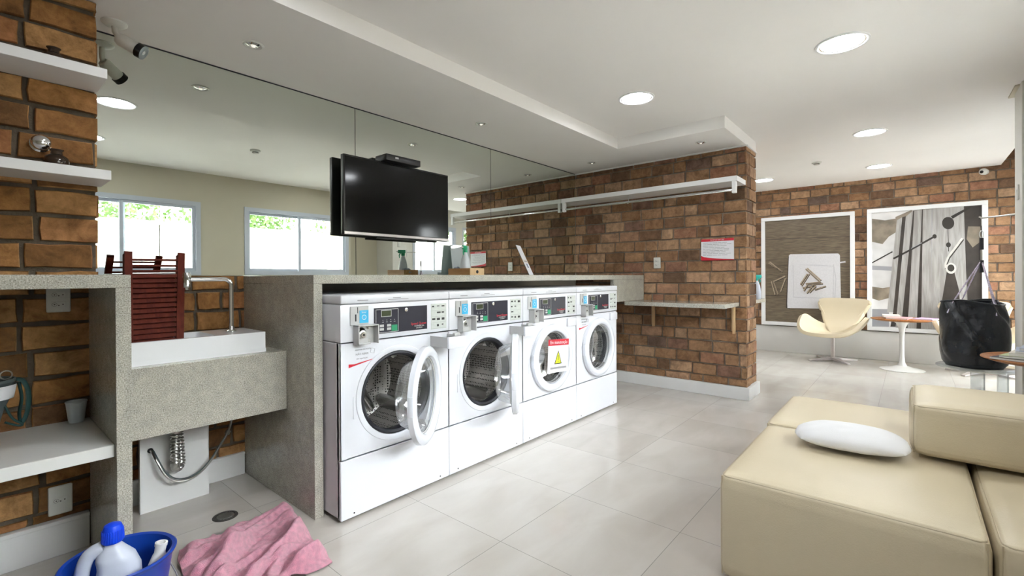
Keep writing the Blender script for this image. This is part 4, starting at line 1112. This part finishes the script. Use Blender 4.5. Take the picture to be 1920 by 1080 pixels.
# ------------------------------------------------------------------ tulip tables, magazines
def tulip(label, loc, r=.32, h=.655):
    t = thing('side_table', label, 'side table', loc, 0, 'round pedestal side tables')
    m = MB(); m.lathe([(0, 0), (.225, 0), (.228, .006), (.20, .014), (.12, .030), (.05, .055), (.030, .10), (.024, .20), (.024, h * .62), (.032, h - .13), (.06, h - .06), (.10, h - .028), (0, h - .028)], seg=56); m.build('pedestal', 'tulip_white', t)
    m = MB(); m.lathe([(0, h - .028), (r - .05, h - .026), (r, h - .008), (r, h - .003), (r - .004, h), (0, h)], seg=72); m.build('table_top', 'wood_table', t)
    return h
h1 = tulip('white pedestal side table with round wooden top beside the visible armchair', (7.72, .085, 0), .32, .65)
h2 = tulip('white pedestal side table with round wooden top behind the sofa at the right edge', (4.50, -.705, 0), .345, .655)
def mag(name, label, x, y, z, w_, d_, th, rz, cover, group, cat='magazine'):
    t = thing(name, label, cat, (x, y, z), radians(rz), group)
    m = MB(); m.box(-w_ / 2, w_ / 2, -d_ / 2, d_ / 2, th - .0015, th, 0); m.box(-w_ / 2, w_ / 2, -d_ / 2, d_ / 2, 0, .0015, 0); m.box(-w_ / 2, -w_ / 2 + .0015, -d_ / 2, d_ / 2, 0.0015, th - .0015); m.build('cover', cover, t, smooth=0)
    m = MB(); m.box(-w_ / 2 + .0015, w_ / 2 - .002, -d_ / 2 + .002, d_ / 2 - .002, .0015, th - .0015); m.build('pages', 'paper', t, smooth=0)
z = h1 + .0005
mag('magazine', 'pink magazine lying on the pedestal table between the pictures', 7.660, .11, z, .21, .30, .018, 80, 'mag_pink', 'reading matter on the far side table')
mag('magazine', 'lilac magazine overhanging the right edge of the far pedestal table', 7.720, -.150, z + .0005, .20, .26, .012, 70, 'mag_purple', 'reading matter on the far side table')
mag('book', 'cream book lying on the pink magazine on the far pedestal table', 7.680, .19, z + .0185, .17, .25, .026, 95, 'mag_cream', 'reading matter on the far side table', 'book')
z = h2 + .0005
for i, (nm, lb, th, rz, cv, dx, dy, w_, d_) in enumerate((
        ('magazine', 'dark-covered magazine at the bottom of the stack on the right-hand side table', .014, 62, 'mag_dark', .0, -.01, .23, .32),
        ('magazine', 'green-covered magazine second from the bottom on the right-hand side table', .014, 70, 'mag_green', .01, -.03, .22, .30),
        ('book', 'cream thick book in the middle of the stack on the right-hand side table', .020, 75, 'mag_cream', .01, -.05, .20, .28),
        ('magazine', 'pale blue magazine near the top of the stack on the right-hand side table', .012, 82, 'mag_blue', .02, -.065, .20, .27),
        ('book', 'grey-blue book on top of the stack on the right-hand side table', .018, 78, 'mag_blue', .02, -.08, .18, .24))):
    mag(nm, lb, 4.41 + dx, -.555 + dy, z, w_, d_, th, rz, cv, 'reading matter on the near side table', nm)
    z += th + .0005

# ------------------------------------------------------------------ acrylic table and hanging bag
t = thing('acrylic_table', 'round clear acrylic table with box legs under the black bag', 'side table', (5.40, -.43, 0))
m = MB(); m.lathe([(0, .433), (.262, .433), (.27, .438), (.27, .445), (.262, .450), (0, .450)], seg=64); m.build('table_top', 'acrylic', t)
m = MB(); 
for (a, b, c, d) in ((-.14, -.06, -.02, .06), (-.06, .02, -.16, -.10)):
    m.box(a, b, c, d, .0, .432, .003, 1)
m.build('box_legs', 'acrylic', t)
t = thing('hanging_bag', 'black leather bag hanging by ropes from the wall arm', 'bag', (5.35, -.393, .459))
m = MB(); H = .535
def bag(u, v):
    a = 2 * pi * u
    prof = [(0, .165), (.06, .19), (.2, .206), (.4, .213), (.6, .205), (.8, .190), (.94, .176), (1.0, .172)]
    i = 0
    while i < len(prof) - 2 and prof[i + 1][0] < v: i += 1
    f = (v - prof[i][0]) / (prof[i + 1][0] - prof[i][0]); r = prof[i][1] * (1 - f) + prof[i + 1][1] * f
    fold = .020 * sin(3 * a + 2.2 * v + .5) * v + .010 * sin(7 * a - 5 * v) * (v ** .7) + .016 * noise.noise(Vector((cos(a) * 1.6, sin(a) * 1.6, v * 2.2)))
    crease = -.016 * math.exp(-((((u * 4 + v * 1.1) % 1) - .5) ** 2) / .004) * (.3 + v) * .8
    sag = -.035 * (.5 - .5 * cos(2 * (a + .6))) * v ** 5
    r2 = r + fold + crease
    return Vector((r2 * cos(a), r2 * sin(a), H * v + sag))
m.grid(bag, 120, 50, True)
m.face([bag(k / 120, 0) for k in range(120)])
m.build('bag_body', 'leather_black', t, smooth=180, solid=.006, off=-1)
m = MB(); m.tube([bag(k / 120, 1) + Vector((0, 0, .002)) for k in range(120)], .007, 8, closed=True); m.build('rim_welt', 'leather_black', t)
apex = Vector((.0, -.045, .86)); 
m = MB()
for k in range(4):
    a = radians(35 + 90 * k); e_ = bag((a / (2 * pi)) % 1, .985)
    e2 = Vector((e_.x * .97, e_.y * .97, e_.z)); m.tube([apex, e2, bag((a / (2 * pi)) % 1, .80) * 1.01 + Vector((0, 0, 0))], .0048, 8)
m.build('rope', 'rope', t)
m = MB(); m.tube([apex + Vector((0, 0, -.10)), apex], .013, 10); m.tube([apex + Vector((0, 0, .085)), apex + Vector((0, 0, .18))], .013, 10); m.build('rope_grip', 'rubber', t)
m = MB(); m.tube([apex, apex + Vector((.004, 0, .05)), apex + Vector((0, 0, .10))], .007, 8)
m.build('swivel_hook', 'steel', t)
m = MB(); m.tube([apex + Vector((.0, .012 * cos(q), .208 + .030 * sin(q))) for q in [2 * pi * k / 16 for k in range(16)]], .0032, 6, closed=True)
m.build('hook_ring', 'steel', t)
t = thing('bag_hanger', 'slim metal arm on the white column holding the black bag', 'bracket', (5.157, -.62, 1.66))
m = MB(); m.box(0, .008, -.03, .018, -.085, .045, .002, 1); m.build('wall_plate', 'grey_plastic', t)
m = MB(); tip = Vector((5.35, -.438, 1.545 + .02)) 
end = Vector((5.35 - 5.157, -.438 + .62, .0))
m.tube([(0.008, 0, .0), end * .5 + Vector((0, 0, -.002)), end, end + Vector((.012, .012, .012))], .0065, 10)
m.tube([end + Vector((0, 0, -.005)), end + Vector((0, 0, -.062))], .004, 8)
m.build('arm', 'steel', t)
t = thing('light_switch', 'small white switch plate on the white column above the wall arm', 'switch', (4.99, -.5995, 1.80))
m = MB(); m.box(-.03, .03, -.0, .009, -.055, .055, .004, 2); m.build('cover_plate', 'outlet_white', t)
m = MB(); m.box(-.014, .014, .009, .013, -.02, .02, .002, 1); m.build('rocker', 'outlet_white', t)

# ------------------------------------------------------------------ pictures on the far wall
MATS['photo_sky'] = mat('photo_sky', (.62, .61, .60), .5, var=.3, vscale=2)
mat('photo_brown', (.24, .20, .15), .5, var=.5, vscale=5)
mat('photo_dark', (.045, .036, .03), .5, var=.3, vscale=6)
mat('photo_cloth', (.64, .63, .65), .5, var=.05, vscale=60)
mat('photo_cloth2', (.54, .53, .56), .5, var=.10, vscale=90)
mat('photo_pegwood', (.40, .32, .23), .5, var=.2, vscale=40)
mat('photo_metal', (.62, .60, .56), .4, var=.1, vscale=20)
mat('photo_line', (.03, .025, .02), .5, var=0)
def picture(label, yl, yr, z0, z1, q, drawing, mats):
    """yl > yr; q = crop-pixel corners (TL, TR, BR, BL) of the print"""
    t = thing('framed_picture', label, 'picture', (XF - .008, (yl + yr) / 2, z0), 0, 'large framed photographs')
    W_ = yl - yr; H_ = z1 - z0; f = .055; dx = -.045
    for nm, b in (('frame_bar', (-W_ / 2, W_ / 2, 0, f)), ('frame_bar', (-W_ / 2, W_ / 2, H_ - f, H_)), ('frame_bar', (-W_ / 2, -W_ / 2 + f, f, H_ - f)), ('frame_bar', (W_ / 2 - f, W_ / 2, f, H_ - f))):
        m = MB(); m.box(dx, 0, b[0], b[1], b[2], b[3], .002, 1); m.build(nm, 'white_paint', t)
    w2, h2 = W_ - 2 * f, H_ - 2 * f
    TL_, TR_, BR_, BL_ = q
    def S(px, py):
        s_ = (px - TL_[0]) / (TR_[0] - TL_[0]); s_ = min(1, max(0, s_))
        ty = TL_[1] + (TR_[1] - TL_[1]) * s_; by = BL_[1] + (BR_[1] - BL_[1]) * s_
        v_ = (by - py) / (by - ty); v_ = min(1, max(0, v_))
        return s_, v_
    m = MB(); m.mi = 0; m.box(-.020, -.015, -w2 / 2, w2 / 2, f, f + h2)
    lay = [0]
    def pt(px, py, L0):
        s_, v_ = S(px, py); return (-.0205 - L0 * .0002, w2 / 2 - s_ * w2, f + v_ * h2)
    def poly(mi, pts):
        lay[0] += 1; m.mi = mi
        vs = [pt(x, y, lay[0]) for x, y in pts]
        try: m.face(vs)
        except Exception: pass
    def stroke(mi, pts, wd):
        for (a, b), (c, d) in zip(pts, pts[1:]):
            l = math.hypot(c - a, d - b) or 1; nx, ny = -(d - b) / l * wd / 2, (c - a) / l * wd / 2
            poly(mi, [(a + nx, b + ny), (c + nx, d + ny), (c - nx, d - ny), (a - nx, b - ny)])
    drawing(poly, stroke)
    m.build('print', mats, t, smooth=0)
def draw1(poly, stroke):
    stroke(1, [(160, 312), (870, 288)], 4); stroke(1, [(160, 535), (360, 530)], 3); stroke(1, [(160, 785), (355, 788)], 4); stroke(1, [(800, 540), (870, 540)], 3); stroke(1, [(800, 802), (870, 806)], 4)
    poly(1, [(366, 455), (380, 450), (380, 900), (345, 890)])
    poly(2, [(372, 446), (385, 436), (778, 430), (792, 444), (800, 897), (358, 892), (356, 850)])
    poly(3, [(404, 516), (560, 520), (746, 534), (742, 812), (410, 803)])
    poly(2, [(411, 524), (740, 540), (735, 805), (416, 796)])
    stroke(2, [(400, 520), (560, 518), (700, 520), (760, 512), (835, 500)], 12); stroke(3, [(740, 520), (760, 640), (750, 820)], 8)
    P_ = [((190, 510), (315, 582)), ((200, 500), (300, 575)), ((215, 665), (248, 778)), ((232, 660), (275, 775)), ((236, 666), (340, 620)), ((342, 638), (298, 752)), ((515, 560), (632, 668)), ((528, 553), (640, 655)),
          ((520, 692), (655, 682)), ((515, 684), (640, 672)), ((480, 702), (545, 600)), ((470, 690), (530, 600)), ((490, 720), (600, 700)), ((525, 765), (580, 690)), ((545, 760), (600, 705)), ((590, 735), (680, 705)), ((500, 745), (530, 690))]
    for a, b in P_: stroke(1, [(a[0] + 4, a[1] + 5), (b[0] + 4, b[1] + 5)], 11); stroke(4, [a, b], 10)
    for a, b in P_[::3]: stroke(1, [a, b], 2)
picture('framed photograph of clothes pegs on a white folded cloth, left on the far brick wall', 1.834, .614, .42, 2.130, ((160, 160), (870, 110), (870, 1035), (160, 1000)), draw1,
        ['photo_planks', 'photo_dark', 'photo_cloth', 'photo_cloth2', 'photo_pegwood'])
def draw2(poly, stroke):
    poly(1, [(95, 205), (200, 215), (285, 200), (300, 290), (230, 330), (180, 385), (95, 370)]); poly(1, [(280, 190), (400, 130), (430, 150), (330, 240), (290, 240)])
    poly(1, [(95, 690), (180, 700), (240, 690), (230, 770), (150, 790), (95, 775)]); poly(5, [(95, 540), (260, 545), (255, 575), (95, 570)]); poly(5, [(95, 850), (230, 850), (230, 975), (95, 975)])
    poly(2, [(292, 212), (335, 190), (262, 872), (215, 872)]); poly(3, [(333, 190), (362, 182), (285, 975), (240, 975), (262, 872)])
    poly(2, [(360, 186), (415, 142), (322, 980), (280, 980)]); poly(3, [(415, 142), (424, 142), (372, 985), (322, 980)])
    poly(2, [(424, 138), (482, 127), (440, 985), (374, 985)]); poly(3, [(480, 127), (487, 127), (472, 990), (438, 988)])
    poly(2, [(487, 127), (552, 120), (545, 990), (472, 990)]); poly(5, [(550, 120), (556, 120), (550, 990), (543, 990)])
    poly(2, [(555, 120), (772, 112), (788, 560), (805, 998), (540, 990)])
    poly(3, [(772, 105), (890, 97), (890, 1000), (805, 998), (786, 560)]); poly(1, [(800, 250), (880, 250), (890, 350), (830, 400), (790, 340)])
    poly(3, [(655, 575), (708, 580), (738, 700), (762, 998), (585, 990), (625, 760)])
    def disc(mi, cx_, cy_, r): poly(mi, [(cx_ + r * cos(2 * pi * k / 20), cy_ + r * 1.05 * sin(2 * pi * k / 20)) for k in range(20)])
    disc(4, 665, 228, 42); disc(4, 667, 383, 17); stroke(4, [(664, 265), (667, 375)], 4); stroke(4, [(667, 395), (668, 430)], 5)
    stroke(4, [(825, 100), (690, 188)], 22)
    stroke(4, [(95, 520), (258, 438)], 9); stroke(4, [(265, 488), (400, 420), (575, 322)], 13); stroke(5, [(400, 412), (480, 370)], 4); disc(4, 570, 324, 15)
    sp = [(762, 335), (720, 395), (665, 470), (646, 520), (648, 548)]
    stroke(4, [(x + 5, y + 6) for x, y in sp], 17); stroke(6, sp, 15)
    disc(6, 684, 550, 37); disc(4, 684, 548, 24)
picture('framed close-up photograph of wooden clothes pegs with a metal spring on the far wall', .472, -.742, .42, 2.140, ((95, 165), (890, 97), (890, 1000), (95, 975)), draw2,
        ['photo_sky', 'photo_brown', 'photo_peg', 'photo_dark', 'photo_line', 'print_grey', 'photo_metal'])

# ------------------------------------------------------------------ ceiling lights
def place(nm):
    def f(x, y): return nm
    return f
DL = [(3.366, .305, 'round recessed downlight, lit, largest and nearest at the upper right'), (3.356, 1.60, 'round recessed downlight, lit, in the ceiling tray in front of the partition'),
      (5.638, .295, 'round recessed downlight, lit, second along the right-hand row'), (7.46, .300, 'round recessed downlight, lit, third and farthest along the right-hand row'),
      (7.437, 1.598, 'round recessed downlight, lit, just right of the top of the brick partition'), (.770, 1.595, 'round recessed downlight seen only in the mirror beside the left brick wall'),
      (.770, .300, 'round recessed downlight right above the photographer, out of direct view'), (5.60, 1.598, 'round recessed downlight hidden behind the brick partition')]
first = None
for i, (x, y, lb) in enumerate(DL):
    if first is None:
        t = thing('downlight', lb, 'ceiling light', (x, y, Z2), 0, 'round recessed downlights')
        m = MB(); m.lathe([(.135, 0), (.134, -.006), (.125, -.008), (.116, -.004), (.114, .0), (.116, .0)], seg=48); m.build('trim_ring', 'white_paint', t)
        m = MB(); m.lathe([(.1155, -.0035), (.108, -.003), (.106, -.0005)], seg=48); m.build('inner_ring', 'chrome', t)
        m = MB(); m.lathe([(.1075, -.0015), (.08, -.004), (.03, -.006), (0, -.006)], seg=48); m.build('lens', 'lamp_lens', t)
        first = t
    else:
        r = first.copy(); COL.objects.link(r); r.location = (x, y, Z2); r['label'] = lb
        for c in list(first.children): k = c.copy(); COL.objects.link(k); k.parent = r
first = None
SP = [(1.024, 2.706, 'small chrome spotlight in the lowered ceiling, nearest, above the sink end'), (2.771, 2.69, 'small chrome spotlight in the lowered ceiling above the television'),
      (4.525, 2.686, 'small chrome spotlight in the lowered ceiling near the mirror and partition corner'), (4.528, 1.508, 'small chrome spotlight in the lowered ceiling above the hanging rail end')]
for i, (x, y, lb) in enumerate(SP):
    if first is None:
        t = thing('spotlight', lb, 'ceiling light', (x, y, ZC), 0, 'small chrome spotlights')
        m = MB(); m.lathe([(.052, 0), (.051, -.004), (.044, -.006), (.038, -.002), (.036, .0)], seg=36); m.build('trim_ring', 'outlet_white', t)
        m = MB(); m.lathe([(.037, -.001), (.030, -.004), (.022, -.009), (.012, -.004), (.010, -.004)], seg=36); m.build('reflector', 'chrome', t)
        m = MB(); m.lathe([(.012, -.005), (.009, -.012), (0, -.014)], seg=20); m.build('bulb', 'spot_bulb', t)
        first = t
    else:
        r = first.copy(); COL.objects.link(r); r.location = (x, y, ZC); r['label'] = lb
        for c in list(first.children): k = c.copy(); COL.objects.link(k); k.parent = r
for (x, y, lb) in ((6.683, .862, 'small white ceiling smoke detector in the lounge'), (2.024, .967, 'small white ceiling smoke detector seen in the mirror above the left window')):
    t = thing('smoke_detector', lb, 'smoke detector', (x, y, Z2), 0, 'ceiling smoke detectors')
    m = MB(); m.lathe([(.05, 0), (.05, -.012), (.044, -.018), (0, -.02)], seg=32); m.build('base_ring', 'outlet_white', t)
    m = MB(); m.lathe([(.030, -.020), (.028, -.034), (.018, -.040), (0, -.041)], seg=28); m.mi = 1; m.lathe([(.0305, -.024), (.0305, -.030)], seg=28); m.build('sensor_cap', ['outlet_white', 'rubber'], t)
# bullet camera under the lowered ceiling
t = thing('security_camera', 'white bullet security camera under the ceiling beside the left brick wall', 'camera', (.488, 2.985, ZC))
m = MB(); m.lathe([(0, 0), (.052, 0), (.052, -.006), (.042, -.016), (.02, -.022), (0, -.022)], seg=32); m.build('mount_base', 'outlet_white', t)
m = MB(); m.tube([(0, 0, -.018), (0, -.01, -.05), (.004, -.03, -.07), (.012, -.05, -.085)], .012, 12); m.build('bracket_arm', 'outlet_white', t)
hd = Vector((.74, -.42, -.46)).normalized(); c0 = Vector((.006, -.035, -.085))
m = MB(); m.tube([c0, c0 + hd * .015, c0 + hd * .095], [.024, .031, .031], 24); m.build('housing', 'outlet_white', t)
m = MB(); m.tube([c0 + hd * .093, c0 + hd * .120], [.036, .036], 24); hdv = m.build('front_hood', 'black_gloss', t)
m = MB(); m.tube([c0 + hd * .1195, c0 + hd * .1215], [.011, .010], 16); m.build('lens', 'grey_plastic', t)
t = thing('security_camera', 'small white dome camera on the far brick wall near the ceiling', 'camera', (XF - .002, -.72, 2.50))
m = MB(); m.lathe([(0, 0), (.035, 0), (.035, -.02), (0, -.02)], axis='x', seg=24); m.build('mount_base', 'outlet_white', t)
m = MB(); m.sphere((-.055, .02, 0), .042, 12); m.build('housing', 'outlet_white', t)
m = MB(); m.sphere((-.088, .038, -.006), .018, 10); m.build('lens', 'black_gloss', t)
